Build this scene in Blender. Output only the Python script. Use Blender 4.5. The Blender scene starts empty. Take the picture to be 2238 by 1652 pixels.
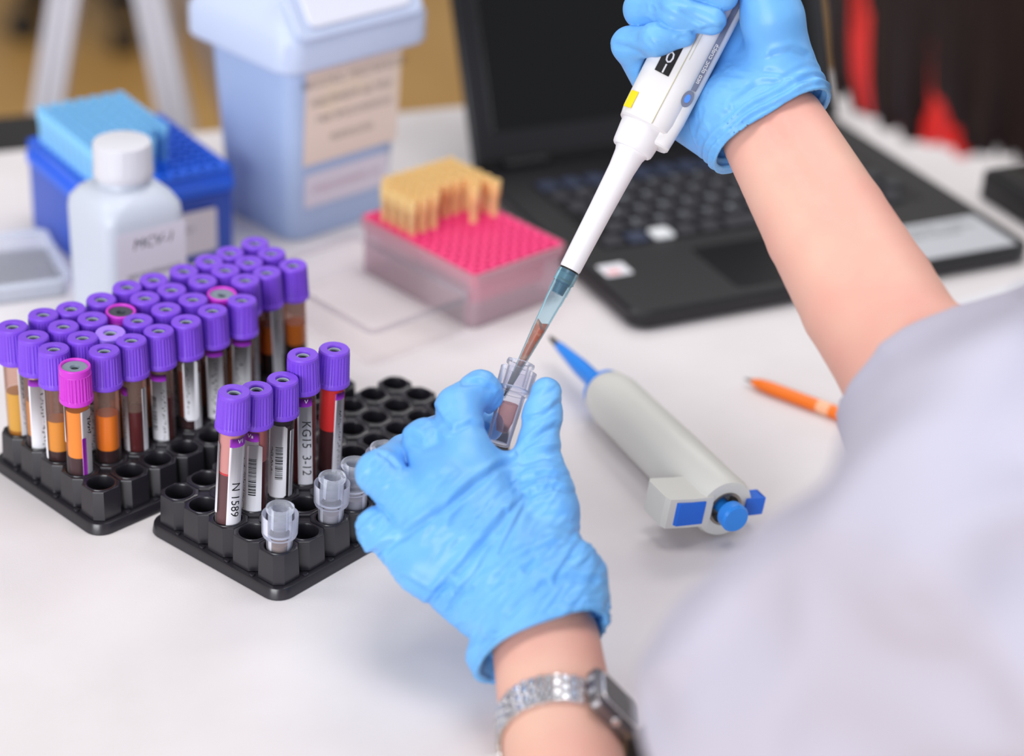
# Laboratory bench: gloved hands pipetting blood, tube racks, laptop.  All lengths in mm above/along the
# bench top (x right, y away from the photographer, z up from the bench top); the bench top is 0.75 m above the floor.
import bpy, bmesh, math, random
import numpy as np
from mathutils import Matrix, Vector

random.seed(7)
rng = np.random.default_rng(7)
MM = 0.001
BENCH = 0.75
SC = bpy.context.scene
COL = SC.collection

# ------------------------------------------------------------------ camera (surveyed from the rack grids)
F_PX, IW, IH = 4600.0, 2238.0, 1652.0
PITCH, ROLL = math.radians(28.482), math.radians(3.0565)
CAM_H = 594.3
_f = np.array([0.0, math.cos(PITCH), -math.sin(PITCH)])
_u = np.array([0.0, math.sin(PITCH), math.cos(PITCH)])
_r = np.array([1.0, 0.0, 0.0])
R2 = math.cos(ROLL) * _r + math.sin(ROLL) * _u
U2 = -math.sin(ROLL) * _r + math.cos(ROLL) * _u
FW = _f
STAND = np.array([0.0, 0.0, CAM_H])
cam_data = bpy.data.cameras.new('camera')
cam = bpy.data.objects.new('camera', cam_data)
COL.objects.link(cam)
cam_data.sensor_width = 36.0
cam_data.lens = 36.0 * F_PX / IW
cam_data.clip_start = 0.05
cam_data.clip_end = 60
cam.matrix_world = Matrix(((R2[0], U2[0], -FW[0], 0.0), (R2[1], U2[1], -FW[1], 0.0),
                           (R2[2], U2[2], -FW[2], CAM_H * MM + BENCH), (0, 0, 0, 1)))
cam_data.dof.use_dof = True
cam_data.dof.focus_distance = 1.045
cam_data.dof.aperture_fstop = 3.3
SC.camera = cam

# ------------------------------------------------------------------ world, lights, exposure
SC.view_settings.view_transform = 'Standard'
SC.view_settings.look = 'None'
SC.view_settings.gamma = 1.0
SC.view_settings.use_curve_mapping = False
SC.view_settings.exposure = -0.06
world = bpy.data.worlds.new('world')
SC.world = world
world.use_nodes = True
_bg = world.node_tree.nodes['Background']
_bg.inputs[0].default_value = (0.93, 0.95, 1.0, 1)
_bg.inputs[1].default_value = 0.3


def area(name, loc, size, size_y, power, color, target=None):
    d = bpy.data.lights.new(name, 'AREA')
    d.shape = 'RECTANGLE'
    d.size, d.size_y = size, size_y
    d.energy = power
    d.color = color
    o = bpy.data.objects.new(name, d)
    COL.objects.link(o)
    o.location = loc
    if target is not None:
        v = Vector(target) - Vector(loc)
        o.rotation_euler = v.to_track_quat('-Z', 'Y').to_euler()
    return o


area('ceiling_lamp_light', (0.25, 1.15, 2.75), 1.4, 0.9, 21, (1.0, 0.97, 0.95))
area('ceiling_lamp_light', (0.35, 3.0, 2.75), 1.2, 0.6, 19, (1.0, 0.97, 0.95))
area('ceiling_lamp_light', (-1.5, 0.9, 2.75), 1.2, 0.6, 13, (1.0, 0.98, 0.97))
area('fill_light', (2.6, 1.9, 1.7), 1.6, 1.4, 9, (0.90, 0.95, 1.0), (0.1, 1.0, 0.8))
area('fill_light', (-1.5, -2.9, 2.0), 2.6, 2.0, 175, (0.95, 0.97, 1.0), (0.0, 1.0, 0.8))  # added frontal fill behind the camera, brightens the tube labels; no window there


# ------------------------------------------------------------------ survey helpers
def ray(px, py):
    return FW + (px - IW / 2) / F_PX * R2 - (py - IH / 2) / F_PX * U2


def at(px, py, depth):            # a surveyed direction and a distance along the viewing axis -> bench mm
    return STAND + depth * ray(px, py)


def on(px, py, z=0.0):            # a surveyed direction met with the level z -> bench mm
    d = ray(px, py)
    return STAND + d * ((z - CAM_H) / d[2])


def wm(p):                        # bench mm -> world metres
    return Vector((p[0] * MM, p[1] * MM, p[2] * MM + BENCH))


# ------------------------------------------------------------------ materials
def lin(c):
    o = []
    for v in c[:3]:
        v = v / 255.0
        o.append(v / 12.92 if v <= 0.04045 else ((v + 0.055) / 1.055) ** 2.4)
    return (*o, 1.0)


MATS = {}


def mat(name, rgb, rough=0.45, metal=0.0, spec=0.5, noise=None, bump=None, sss=0.0, sss_rad=(1, .3, .2), coat=0.0, sheen=0.0):
    """rgb in 0-255 sRGB. noise=(scale, rgb2, amount-ish contrast); bump=(scale, strength, distance_mm)"""
    if name in MATS:
        return MATS[name]
    m = bpy.data.materials.new(name)
    m.use_nodes = True
    nt = m.node_tree
    b = nt.nodes['Principled BSDF']
    b.inputs['Base Color'].default_value = lin(rgb)
    b.inputs['Roughness'].default_value = rough
    b.inputs['Metallic'].default_value = metal
    b.inputs['Specular IOR Level'].default_value = spec
    b.inputs['Coat Weight'].default_value = coat
    b.inputs['Sheen Weight'].default_value = sheen
    if sss:
        b.inputs['Subsurface Weight'].default_value = sss
        b.inputs['Subsurface Radius'].default_value = sss_rad
        b.inputs['Subsurface Scale'].default_value = 0.004
    tc = nt.nodes.new('ShaderNodeTexCoord')
    if noise:
        n = nt.nodes.new('ShaderNodeTexNoise')
        n.inputs['Scale'].default_value = noise[0]
        n.inputs['Detail'].default_value = 4
        nt.links.new(tc.outputs['Object'], n.inputs['Vector'])
        r = nt.nodes.new('ShaderNodeValToRGB')
        r.color_ramp.elements[0].position = noise[2] if len(noise) > 2 else 0.35
        r.color_ramp.elements[1].position = noise[3] if len(noise) > 3 else 0.65
        r.color_ramp.elements[0].color = lin(rgb)
        r.color_ramp.elements[1].color = lin(noise[1])
        nt.links.new(n.outputs['Fac'], r.inputs['Fac'])
        nt.links.new(r.outputs['Color'], b.inputs['Base Color'])
    if bump:
        n = nt.nodes.new('ShaderNodeTexNoise')
        n.inputs['Scale'].default_value = bump[0]
        n.inputs['Detail'].default_value = 5
        nt.links.new(tc.outputs['Object'], n.inputs['Vector'])
        bp = nt.nodes.new('ShaderNodeBump')
        bp.inputs['Strength'].default_value = bump[1]
        bp.inputs['Distance'].default_value = bump[2] * MM
        nt.links.new(n.outputs['Fac'], bp.inputs['Height'])
        nt.links.new(bp.outputs['Normal'], b.inputs['Normal'])
    MATS[name] = m
    return m


def clear(name, rgb, opacity=0.08, rough=0.06, edge=0.9, body=None, ior=1.25):
    """thin clear plastic / glass: light passes, rims turn glossy and milky"""
    if name in MATS:
        return MATS[name]
    m = bpy.data.materials.new(name)
    m.use_nodes = True
    nt = m.node_tree
    b = nt.nodes['Principled BSDF']
    b.inputs['Base Color'].default_value = lin(body or rgb)
    b.inputs['Roughness'].default_value = rough
    t = nt.nodes.new('ShaderNodeBsdfTransparent')
    t.inputs['Color'].default_value = lin(rgb)
    fr = nt.nodes.new('ShaderNodeLayerWeight')
    fr.inputs['Blend'].default_value = 0.18
    mr = nt.nodes.new('ShaderNodeMapRange')
    mr.inputs['To Min'].default_value = opacity
    mr.inputs['To Max'].default_value = min(1.0, opacity + edge)
    nt.links.new(fr.outputs['Fresnel'], mr.inputs['Value'])
    mx = nt.nodes.new('ShaderNodeMixShader')
    nt.links.new(mr.outputs['Result'], mx.inputs['Fac'])
    nt.links.new(t.outputs['BSDF'], mx.inputs[1])
    nt.links.new(b.outputs['BSDF'], mx.inputs[2])
    nt.links.new(mx.outputs['Shader'], nt.nodes['Material Output'].inputs['Surface'])
    MATS[name] = m
    return m


# ------------------------------------------------------------------ mesh helpers (mm)
class MB:
    def __init__(self):
        self.v = []
        self.f = []

    def add(self, v, f):
        o = len(self.v)
        self.v += [tuple(p) for p in v]
        self.f += [tuple(i + o for i in q) for q in f]
        return self

    def data(self, name, smooth=True, angle=35):
        me = bpy.data.meshes.new(name)
        me.from_pydata([(p[0] * MM, p[1] * MM, p[2] * MM) for p in self.v], [], self.f)
        bm = bmesh.new()
        bm.from_mesh(me)
        bmesh.ops.remove_doubles(bm, verts=bm.verts, dist=2e-6)
        bmesh.ops.recalc_face_normals(bm, faces=bm.faces)
        for f_ in bm.faces:
            f_.smooth = smooth
        if smooth:
            lim = math.radians(angle)
            for e in bm.edges:
                if len(e.link_faces) == 2 and e.calc_face_angle(0) > lim:
                    e.smooth = False
        bm.to_mesh(me)
        bm.free()
        return me


def link(name, me, material, parent=None, loc=None, rot=None):
    o = bpy.data.objects.new(name, me)
    COL.objects.link(o)
    if material is not None:
        if me.materials:
            o.material_slots[0].link = 'OBJECT'
            o.material_slots[0].material = material
        else:
            me.materials.append(material)
    if parent is not None:
        o.parent = parent
    if loc is not None:
        o.location = loc
    if rot is not None:
        o.rotation_euler = rot
    return o


def part(name, mb, material, parent=None, loc=None, rot=None, smooth=True, angle=35):
    return link(name, mb.data(name, smooth, angle), material, parent, loc, rot)


def tag(o, label=None, cat=None, group=None, kind=None):
    for k, v in (('label', label), ('category', cat), ('group', group), ('kind', kind)):
        if v:
            o[k] = v
    return o


def thing(name, label, cat, p=(0, 0, 0), rz=0.0, group=None, rot=None):
    o = bpy.data.objects.new(name, None)
    o.empty_display_size = 0.01
    COL.objects.link(o)
    o.location = wm(p)
    o.rotation_euler = rot if rot is not None else (0, 0, rz)
    return tag(o, label, cat, group)


def mloc(p):
    return (p[0] * MM, p[1] * MM, p[2] * MM)


def lathe(prof, n=24, a0=0.0, a1=2 * math.pi, jag=None):
    """prof: (r, z) list.  r==0 allowed at the ends"""
    full = abs(a1 - a0 - 2 * math.pi) < 1e-6
    m = n if full else n + 1
    v, f = [], []
    for (r, z) in prof:
        for i in range(m):
            a = a0 + (a1 - a0) * i / n
            rr = r
            zz = z
            if jag:
                rr, zz = jag(r, z, a)
            v.append((rr * math.cos(a), rr * math.sin(a), zz))
    for j in range(len(prof) - 1):
        for i in range(n):
            k = (i + 1) % m
            f.append((j * m + i, j * m + k, (j + 1) * m + k, (j + 1) * m + i))
    return v, f


def disc(r, z, n=24):
    return [(r * math.cos(2 * math.pi * i / n), r * math.sin(2 * math.pi * i / n), z) for i in range(n)], [tuple(range(n))]


def rrect(w, d, r, n=5):
    """rounded rectangle outline, centred"""
    pts = []
    for cx, cy, a in ((w / 2 - r, d / 2 - r, 0), (-w / 2 + r, d / 2 - r, 90), (-w / 2 + r, -d / 2 + r, 180), (w / 2 - r, -d / 2 + r, 270)):
        for i in range(n + 1):
            t = math.radians(a + 90 * i / n)
            pts.append((cx + r * math.cos(t), cy + r * math.sin(t)))
    return pts


def loft(rings, cap0=True, cap1=True):
    n = len(rings[0])
    v = [p for r in rings for p in r]
    f = []
    for j in range(len(rings) - 1):
        for i in range(n):
            k = (i + 1) % n
            f.append((j * n + i, j * n + k, (j + 1) * n + k, (j + 1) * n + i))
    if cap0:
        f.append(tuple(range(n))[::-1])
    if cap1:
        f.append(tuple(range((len(rings) - 1) * n, len(rings) * n)))
    return v, f


def rbox(w, d, z0, z1, r=2.0, b=0.6, n=4, cx=0.0, cy=0.0, w1=None, d1=None):
    """rounded box; w1,d1 = size at the top"""
    w1 = w1 or w
    d1 = d1 or d

    def ring(ww, dd, z, ins):
        return [(cx + x, cy + y, z) for x, y in rrect(ww - 2 * ins, dd - 2 * ins, max(0.05, r - ins * .8), n)]
    h = z1 - z0

    def wz(t):
        return w + (w1 - w) * t, d + (d1 - d) * t
    rs = [ring(*wz(0), z0, b), ring(*wz(b / h), z0 + b, 0), ring(*wz(1 - b / h), z1 - b, 0), ring(*wz(1), z1, b)]
    return loft(rs)


def tube(path, radii, n=10, cap=True, up=(0, 0, 1)):
    P = [np.array(p, float) for p in path]
    rings = []
    prev = None
    for i, p in enumerate(P):
        t = P[min(i + 1, len(P) - 1)] - P[max(i - 1, 0)]
        t = t / (np.linalg.norm(t) + 1e-9)
        if prev is None:
            a = np.array(up, float)
            if abs(a @ t) > .95:
                a = np.array([1.0, 0, 0])
            s = np.cross(t, a)
        else:
            s = prev - t * (prev @ t)
        s = s / np.linalg.norm(s)
        prev = s
        q = np.cross(t, s)
        rr = radii[i] if hasattr(radii, '__len__') else radii
        rings.append([tuple(p + rr * (math.cos(2 * math.pi * k / n) * s + math.sin(2 * math.pi * k / n) * q)) for k in range(n)])
    return loft(rings, cap, cap)


def text_mesh(body, size, shear=0.0, cyr=False):
    """flat lettering as (verts, faces) in mm, centred on the origin"""
    cu = bpy.data.curves.new('lettering_source', 'FONT')
    cu.body = body
    cu.size = size
    cu.shear = shear
    cu.align_x = 'CENTER'
    cu.align_y = 'CENTER'
    cu.resolution_u = 2
    ob = bpy.data.objects.new('lettering_source', cu)
    COL.objects.link(ob)
    dg = bpy.context.evaluated_depsgraph_get()
    me = bpy.data.meshes.new_from_object(ob.evaluated_get(dg))
    bm = bmesh.new()
    bm.from_mesh(me)
    bmesh.ops.triangulate(bm, faces=bm.faces)
    for _ in range(5):
        es = [e for e in bm.edges if e.calc_length() > max(.9, size * .14)]
        if not es:
            break
        bmesh.ops.subdivide_edges(bm, edges=es, cuts=1)
        bmesh.ops.triangulate(bm, faces=bm.faces)
    bm.verts.index_update()
    v = [tuple(p.co) for p in bm.verts]
    f = [tuple(q.index for q in p.verts) for p in bm.faces]
    bm.free()
    bpy.data.objects.remove(ob)
    bpy.data.curves.remove(cu)
    bpy.data.meshes.remove(me)
    return v, f


def word_bars(words, h, gap=1.0, stroke=0.55):
    """illegible print: rows of little strokes grouped into words; returns flat verts, faces centred"""
    v, f = [], []
    x = 0.0
    r = random.Random(words[0] * 31 + len(words))
    for w in words:
        for _ in range(w):
            ww = h * r.uniform(.45, .75)
            k = r.randrange(3)
            segs = [(x, 0, x + stroke, h * .7)]
            if k != 1:
                segs.append((x + ww - stroke, 0, x + ww, h * .7))
            if k != 2:
                segs.append((x, 0, x + ww, stroke))
            segs.append((x, h * .7 - stroke, x + ww, h * .7))
            if r.random() < .15:
                segs.append((x, h * .7, x + stroke, h))
            for (xa, ya, xb, yb) in segs:
                o = len(v)
                v += [(xa, ya, 0), (xb, ya, 0), (xb, yb, 0), (xa, yb, 0)]
                f.append((o, o + 1, o + 2, o + 3))
            x += ww + stroke * 1.2
        x += h * .5
    x -= h * .5
    v = [(p[0] - x / 2, p[1] - h * .35, 0) for p in v]
    return v, f


# ------------------------------------------------------------------ implicit surfaces (for hands, arms, cloth)
def smin(a, b, k):
    h = np.clip(0.5 + 0.5 * (b - a) / k, 0, 1)
    return b + (a - b) * h - k * h * (1 - h)


def smax(a, b, k):
    return -smin(-a, -b, k)


def rcone(p, a, b, ra, rb):
    a = np.asarray(a, np.float32)
    b = np.asarray(b, np.float32)
    ab = b - a
    t = np.clip(((p - a) @ ab) / (ab @ ab + 1e-9), 0, 1)
    d = p - a - t[:, None] * ab
    return np.sqrt(np.einsum('ij,ij->i', d, d)) - (ra + (rb - ra) * t)


def chain(p, pts, rad, k=3.0):
    d = None
    for i in range(len(pts) - 1):
        e = rcone(p, pts[i], pts[i + 1], rad[i], rad[i + 1])
        d = e if d is None else smin(d, e, k)
    return d


def ball(p, c, r, s=(1, 1, 1)):
    q = (p - np.asarray(c, np.float32)) / np.asarray(s, np.float32)
    return (np.sqrt(np.einsum('ij,ij->i', q, q)) - r) * min(s)


def vnoise(p, seed=0):
    i = np.floor(p).astype(np.int64)
    w = p - i
    w = w * w * (3 - 2 * w)

    def hsh(x, y, z):
        n = (x * 374761393 + y * 668265263 + z * 2147483647 + seed * 974634777) & 0xFFFFFFFF
        n = ((n ^ (n >> 13)) * 1274126177) & 0xFFFFFFFF
        return ((n ^ (n >> 16)) & 0xFFFF) / 65535.0
    r = 0
    for dx in (0, 1):
        for dy in (0, 1):
            for dz in (0, 1):
                r = r + hsh(i[:, 0] + dx, i[:, 1] + dy, i[:, 2] + dz) * (w[:, 0] if dx else 1 - w[:, 0]) * (w[:, 1] if dy else 1 - w[:, 1]) * (w[:, 2] if dz else 1 - w[:, 2])
    return r * 2 - 1


def isosurface(fn, lo, hi, h, steps=2):
    """surface nets on a block-sparse grid, then projection onto the surface. returns verts, quads, normals"""
    B = 8
    lo = np.array(lo, float)
    nb = np.ceil((np.array(hi, float) - lo) / (h * B)).astype(int)
    n = nb * B + 1
    cx = [lo[k] + (np.arange(nb[k]) + .5) * h * B for k in range(3)]
    cc = np.stack(np.meshgrid(*cx, indexing='ij'), -1).reshape(-1, 3).astype(np.float32)
    dc = fn(cc)
    near = np.abs(dc) < h * B * 1.25
    vals = np.full(tuple(n), 1e3, np.float32)
    sgn = np.where(dc < 0, -1e3, 1e3).reshape(tuple(nb))
    vals[:-1, :-1, :-1] = np.repeat(np.repeat(np.repeat(sgn, B, 0), B, 1), B, 2)
    idx = np.stack(np.unravel_index(np.nonzero(near)[0], tuple(nb)), -1)
    g = np.stack(np.meshgrid(*[np.arange(B + 1)] * 3, indexing='ij'), -1).reshape(-1, 3)
    for s in range(0, len(idx), 400):
        ii = (idx[s:s + 400, None, :] * B + g[None]).reshape(-1, 3)
        vals[ii[:, 0], ii[:, 1], ii[:, 2]] = fn((lo + ii * h).astype(np.float32))
    ins = vals < 0
    c = np.zeros(tuple(n - 1), np.int8)
    for dx in (0, 1):
        for dy in (0, 1):
            for dz in (0, 1):
                c += ins[dx:n[0] - 1 + dx, dy:n[1] - 1 + dy, dz:n[2] - 1 + dz]
    act = np.stack(np.nonzero((c > 0) & (c < 8)), -1)
    vid = np.full(tuple(n - 1), -1, np.int64)
    vid[act[:, 0], act[:, 1], act[:, 2]] = np.arange(len(act))
    acc = np.zeros((len(act), 3))
    cnt = np.zeros(len(act))
    corners = [(x, y, z) for x in (0, 1) for y in (0, 1) for z in (0, 1)]
    for a in corners:
        for b in corners:
            if sum(abs(a[k] - b[k]) for k in range(3)) == 1 and a < b:
                A = act + np.array(a)
                Bv = act + np.array(b)
                va = vals[A[:, 0], A[:, 1], A[:, 2]]
                vb = vals[Bv[:, 0], Bv[:, 1], Bv[:, 2]]
                x = (va < 0) != (vb < 0)
                t = np.where(x, va / (va - vb + 1e-12), 0)
                acc += np.where(x[:, None], np.array(a) + t[:, None] * (np.array(b) - np.array(a)), 0)
                cnt += x
    P = (lo + (act + acc / cnt[:, None]) * h).astype(np.float32)
    F = []
    for ax in range(3):
        o1, o2 = [(1, 2), (2, 0), (0, 1)][ax]
        sl = [slice(None)] * 3
        s0, s1 = list(sl), list(sl)
        s0[ax] = slice(0, n[ax] - 1)
        s1[ax] = slice(1, n[ax])
        ch = ins[tuple(s0)] != ins[tuple(s1)]
        e = np.stack(np.nonzero(ch), -1)
        ok = (e[:, o1] > 0) & (e[:, o2] > 0) & (e[:, o1] < n[o1] - 1) & (e[:, o2] < n[o2] - 1)
        e = e[ok]
        fl = ins[tuple(s0)][e[:, 0], e[:, 1], e[:, 2]]

        def cell(d1, d2):
            q = e.copy()
            q[:, o1] -= d1
            q[:, o2] -= d2
            return vid[q[:, 0], q[:, 1], q[:, 2]]
        q = np.stack([cell(1, 1), cell(0, 1), cell(0, 0), cell(1, 0)], 1)
        q[~fl] = q[~fl][:, ::-1]
        F.append(q)
    F = np.concatenate(F)
    F = F[(F >= 0).all(1)]

    def grad(P, d):
        e = 0.4 * h
        G = np.stack([fn(P + np.array(v, np.float32) * e) - d for v in ((1, 0, 0), (0, 1, 0), (0, 0, 1))], -1) / e
        return G
    for _ in range(steps):
        d = fn(P)
        G = grad(P, d)
        g2 = np.maximum((G * G).sum(1), .2)
        P = P - np.clip(d / g2, -h, h)[:, None] * G
    d = fn(P)
    G = grad(P, d)
    N = G / (np.linalg.norm(G, axis=1)[:, None] + 1e-9)
    return P, F, N


def np_mesh(name, P, F):
    """mm arrays -> mesh data in metres, smooth shaded"""
    me = bpy.data.meshes.new(name)
    me.vertices.add(len(P))
    me.vertices.foreach_set('co', (np.asarray(P, np.float64) * MM).astype(np.float32).ravel())
    k = F.shape[1]
    me.loops.add(F.size)
    me.loops.foreach_set('vertex_index', F.ravel().astype(np.int32))
    me.polygons.add(len(F))
    me.polygons.foreach_set('loop_start', (np.arange(len(F)) * k).astype(np.int32))
    me.polygons.foreach_set('loop_total', np.full(len(F), k, np.int32))
    me.polygons.foreach_set('use_smooth', np.ones(len(F), bool))
    me.update()
    me.validate()
    return me

# ================================================================== the setting
def slab(name, x0, x1, y0, y1, z0, z1, m):
    o = part(name, MB().add(*loft([[(x0, y0, z0), (x1, y0, z0), (x1, y1, z0), (x0, y1, z0)],
                                   [(x0, y0, z1), (x1, y0, z1), (x1, y1, z1), (x0, y1, z1)]])), m, smooth=False)
    return tag(o, kind='structure')


M_floor = mat('tan_floor', (205, 160, 92), 0.42, noise=(2.2, (186, 140, 76), .3, .7))
slab('floor', -4000, 4500, -2500, 6000, -40, 0, M_floor)
M_wall = mat('pale_wall', (214, 212, 206), 0.8, bump=(300, .2, .5))
slab('wall_back', -4000, 4500, 6000, 6100, 0, 2900, M_wall)
slab('wall_left', -4100, -4000, -2500, 6000, 0, 2900, M_wall)

# ------------------------------------------------------------------ bench
TY = math.radians(23.0)
TE = np.array([math.cos(TY), math.sin(TY), 0])
TN = np.array([-math.sin(TY), math.cos(TY), 0])
M_bench = mat('bench_laminate', (228, 223, 225), 0.5, spec=.35, noise=(14, (222, 216, 217), .35, .7), bump=(900, .22, .25))
M_band = mat('bench_edge_metal', (120, 122, 126), 0.35, metal=.7)
M_black = mat('black_panel', (22, 21, 26), 0.32)
M_legs = mat('bench_leg_steel', (150, 152, 158), .4, metal=.6)
bench = thing('lab_bench', 'long white laminate lab bench with a black drawer under its front edge', 'table', tuple(100 * TE + 1056.5 * TN - np.array([0, 0, 750])), TY)
part('bench_top', MB().add(*rbox(1900, 747, 725, 750, 3, 1.2)), M_bench, bench)
part('edge_band', MB().add(*rbox(1896, 2.2, 727, 747.6, .6, .4, cy=-374)), M_band, bench)
part('drawer', MB().add(*rbox(620, 420, 610, 724, 4, 1.5, cx=30, cy=-150)), M_black, bench)
for sx in (-1, 1):
    for sy in (-1, 1):
        part('leg', MB().add(*rbox(45, 45, 0, 725, 4, 1, cx=sx * 900, cy=sy * 320)), M_legs, bench)

# ------------------------------------------------------------------ things behind the bench, on the floor
M_blackpl = mat('black_plastic', (20, 19, 22), 0.45)
M_fabric = mat('black_fabric', (26, 24, 28), 0.85, bump=(700, .5, .6))
c0_, c1_ = on(275, 118, -750)[:2], on(45, 84, -750)[:2]
cm_ = (c0_ + c1_) / 2
cn_ = np.array([-(c0_ - c1_)[1], (c0_ - c1_)[0]]) / np.linalg.norm(c0_ - c1_)
cx, cy = cm_ + cn_ * 138
chair = thing('office_chair', 'black office chair on castors standing on the tan floor', 'chair', (cx, cy, -750), math.atan2(c0_[1] - cy, c0_[0] - cx))
part('column', MB().add(*lathe([(0, 90), (26, 90), (26, 240), (17, 242), (17, 420), (0, 420)], 20)), M_blackpl, chair)
for k in range(5):
    a = math.radians(-72 * k)
    leg = MB().add(*tube([(0, 0, 110), (95 * math.cos(a), 95 * math.sin(a), 100), (171 * math.cos(a), 171 * math.sin(a), 74)], [30, 26, 18], 10))
    part('leg', leg, M_blackpl, chair)
    c = MB()
    for s in (-1, 1):
        v, f = lathe([(0, -9), (22, -9), (27, -5), (27, 5), (22, 9), (0, 9)], 18)
        ca, sa = math.cos(a), math.sin(a)
        v = [(x, z_ + s * 14, y) for x, y, z_ in v]
        v = [(171 * ca + x * ca - y * sa, 171 * sa + x * sa + y * ca, 27 + z_) for x, y, z_ in v]
        c.add(v, f)
    part('castor', c, M_blackpl, chair)
part('seat', MB().add(*rbox(470, 460, 420, 490, 90, 22, 6)), M_fabric, chair)
part('backrest', MB().add(*rbox(430, 70, 560, 1050, 30, 20, 6, cy=250, w1=360)), M_fabric, chair)
part('back_bracket', MB().add(*tube([(0, 150, 418), (0, 290, 440), (0, 300, 640)], 18, 10)), M_blackpl, chair)

# splayed stand of white aluminium profile, two legs in view
M_alu = mat('white_aluminium_profile', (186, 184, 194), 0.4, metal=.15)
apex = at(222, -520, 2000)
st = thing('profile_stand', 'white ribbed aluminium stand with splayed legs behind the blue tip box', 'stand', (apex[0], apex[1], -750))


def profile_leg(a, b, w):
    a, b = np.array(a, float), np.array(b, float)
    t = (b - a) / np.linalg.norm(b - a)
    s = np.cross(t, (0, 1, 0))
    s /= np.linalg.norm(s)
    q = np.cross(t, s)
    o = [(-.5, -.35), (-.28, -.35), (-.25, -.27), (-.2, -.35), (.2, -.35), (.25, -.27), (.28, -.35), (.5, -.35),
         (.5, .35), (.2, .35), (.16, .27), (.1, .35), (-.1, .35), (-.16, .27), (-.2, .35), (-.5, .35)]
    return loft([[tuple(p + (x * s + y * q) * w) for x, y in o] for p in (a, b)])


H = apex[2] + 750
fl = []
for px, py, D in ((96, 300, 1900), (394, 300, 1900)):
    d = at(px, py, D) - apex
    fl.append(d * (H / -d[2]) + np.array([0, 0, H]))
for b in fl + [np.array([(fl[0][0] + fl[1][0]) / 2, 520, 0])]:
    part('leg', MB().add(*profile_leg((0, 0, H), b, 27)), M_alu, st, smooth=False)
part('head', MB().add(*rbox(90, 70, H - 20, H + 40, 8, 3)), M_alu, st)

# low black cabinet right behind the bench at the left
pb = 185 * TE + 1500 * TN
cab = thing('black_box', 'low black box standing behind the far edge of the bench', 'box', (pb[0], pb[1], -750), TY)
part('carcass', MB().add(*rbox(262, 96, 0, 716, 6, 3)), M_blackpl, cab)
part('lid', MB().add(*rbox(266, 100, 716, 730, 8, 4)), M_blackpl, cab)

# ------------------------------------------------------------------ laptop
LY = math.radians(26.8)
M_lap = mat('laptop_black', (21, 20, 25), 0.38, bump=(1500, .15, .1))
M_lapside = mat('laptop_black_gloss', (15, 14, 18), 0.25)
M_key = mat('key_black', (40, 40, 48), 0.5)
M_keyw = mat('key_white_sticker', (225, 228, 232), 0.5)
M_keyb = mat('key_blue_print', (40, 50, 76), 0.5)
M_print = mat('key_legend', (190, 200, 215), 0.6)
M_screen = mat('screen_glass', (6, 6, 8), 0.09, spec=.6)
M_silver = mat('silver_sticker', (196, 199, 206), 0.4, metal=.15)
M_ink = mat('black_ink', (28, 28, 34), 0.7)
M_white = mat('white_paper', (226, 226, 232), 0.7)
lap = thing('laptop', 'open black laptop with a dark screen and a silver sticker on its palm rest', 'laptop', (74, 1160, 0), LY)
LW, LD = 306, 254
part('base', MB().add(*rbox(LW, LD, 1.5, 13.5, 13, 2.2, 6, cx=LW / 2, cy=LD / 2)), M_lap, lap)
for x in (20, LW - 20):
    for y in (20, LD - 20):
        part('rubber_foot', MB().add(*rbox(22, 8, 0, 1.6, 3, .4, cx=x, cy=y)), M_blackpl, lap)
kb = part('keyboard', MB().add(*rbox(254, 116, 13.0, 13.7, 3, .2, cx=153, cy=148)), M_lapside, lap)
keyme = MB().add(*rbox(15.4, 15.4, 13.6, 15.9, 2.4, .7, 3, w1=14.0, d1=14.0)).data('key')
widekey = MB().add(*rbox(88, 15.4, 13.6, 15.9, 2.4, .7, 3, w1=86.6, d1=14.0)).data('key')
legend = {}
for ch in 'QWERTYUIOPASDFGHJKLZXCVBNM1234567890':
    v, f = text_mesh(ch, 6)
    legend[ch] = MB().add([(x, y, 0) for x, y, z in v], f).data('key_legend', smooth=False)
rows = ['', '1234567890', 'QWERTYUIOP', 'ASDFGHJKL', 'ZXCVBNM', '']
for r in range(6):
    y = 196 - r * 19.2
    c = 0
    x = 36.0 + (0, 0, 4, 7, 12, 0)[r]
    while x < 276:
        wide = r == 5 and 120 < x < 140
        isw = (r == 5 and 70 < x < 80)
        isb = r == 0 or (r == 5 and 50 < x < 60)
        if wide:
            k = link('key', widekey, M_key, kb, mloc((x + 36, y, 0)))
            x += 92
        else:
            k = link('key', keyme, M_keyw if isw else (M_keyb if isb else M_key), kb, mloc((x, y, 0)))
            s = rows[r]
            if 0 < r < 5 and 1 <= c <= len(s):
                link('key_legend', legend[s[c - 1]], M_print, kb, mloc((x - 2.5, y + 1.5, 15.93)))
            x += 18.6
        c += 1
part('touchpad', MB().add(*rbox(104, 62, 13.2, 13.75, 4, .15, cx=132, cy=42)), M_lapside, lap)
sk = part('sticker', MB().add(*rbox(19, 17, 13.45, 13.75, 1.5, .1, cx=18, cy=62)), M_white, lap)
part('sticker_mark', MB().add(*rbox(9, 6, 13.7, 13.83, .5, .04, cx=16, cy=59)), mat('pink_print', (238, 170, 175), .6), sk)
ss = part('spec_sticker', MB().add(*rbox(88, 50, 13.45, 13.8, 1.5, .1, cx=251, cy=30)), M_silver, lap)
for k, (ws, yy) in enumerate((((5, 7, 6), 47), ((9, 4, 8), 41), ((4, 9), 35))):
    v, f = word_bars(ws, 4.2)
    part('lettering', MB().add([(x + 250, y + yy, 13.84) for x, y, z in v], f), M_ink, ss, smooth=False)
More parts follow.
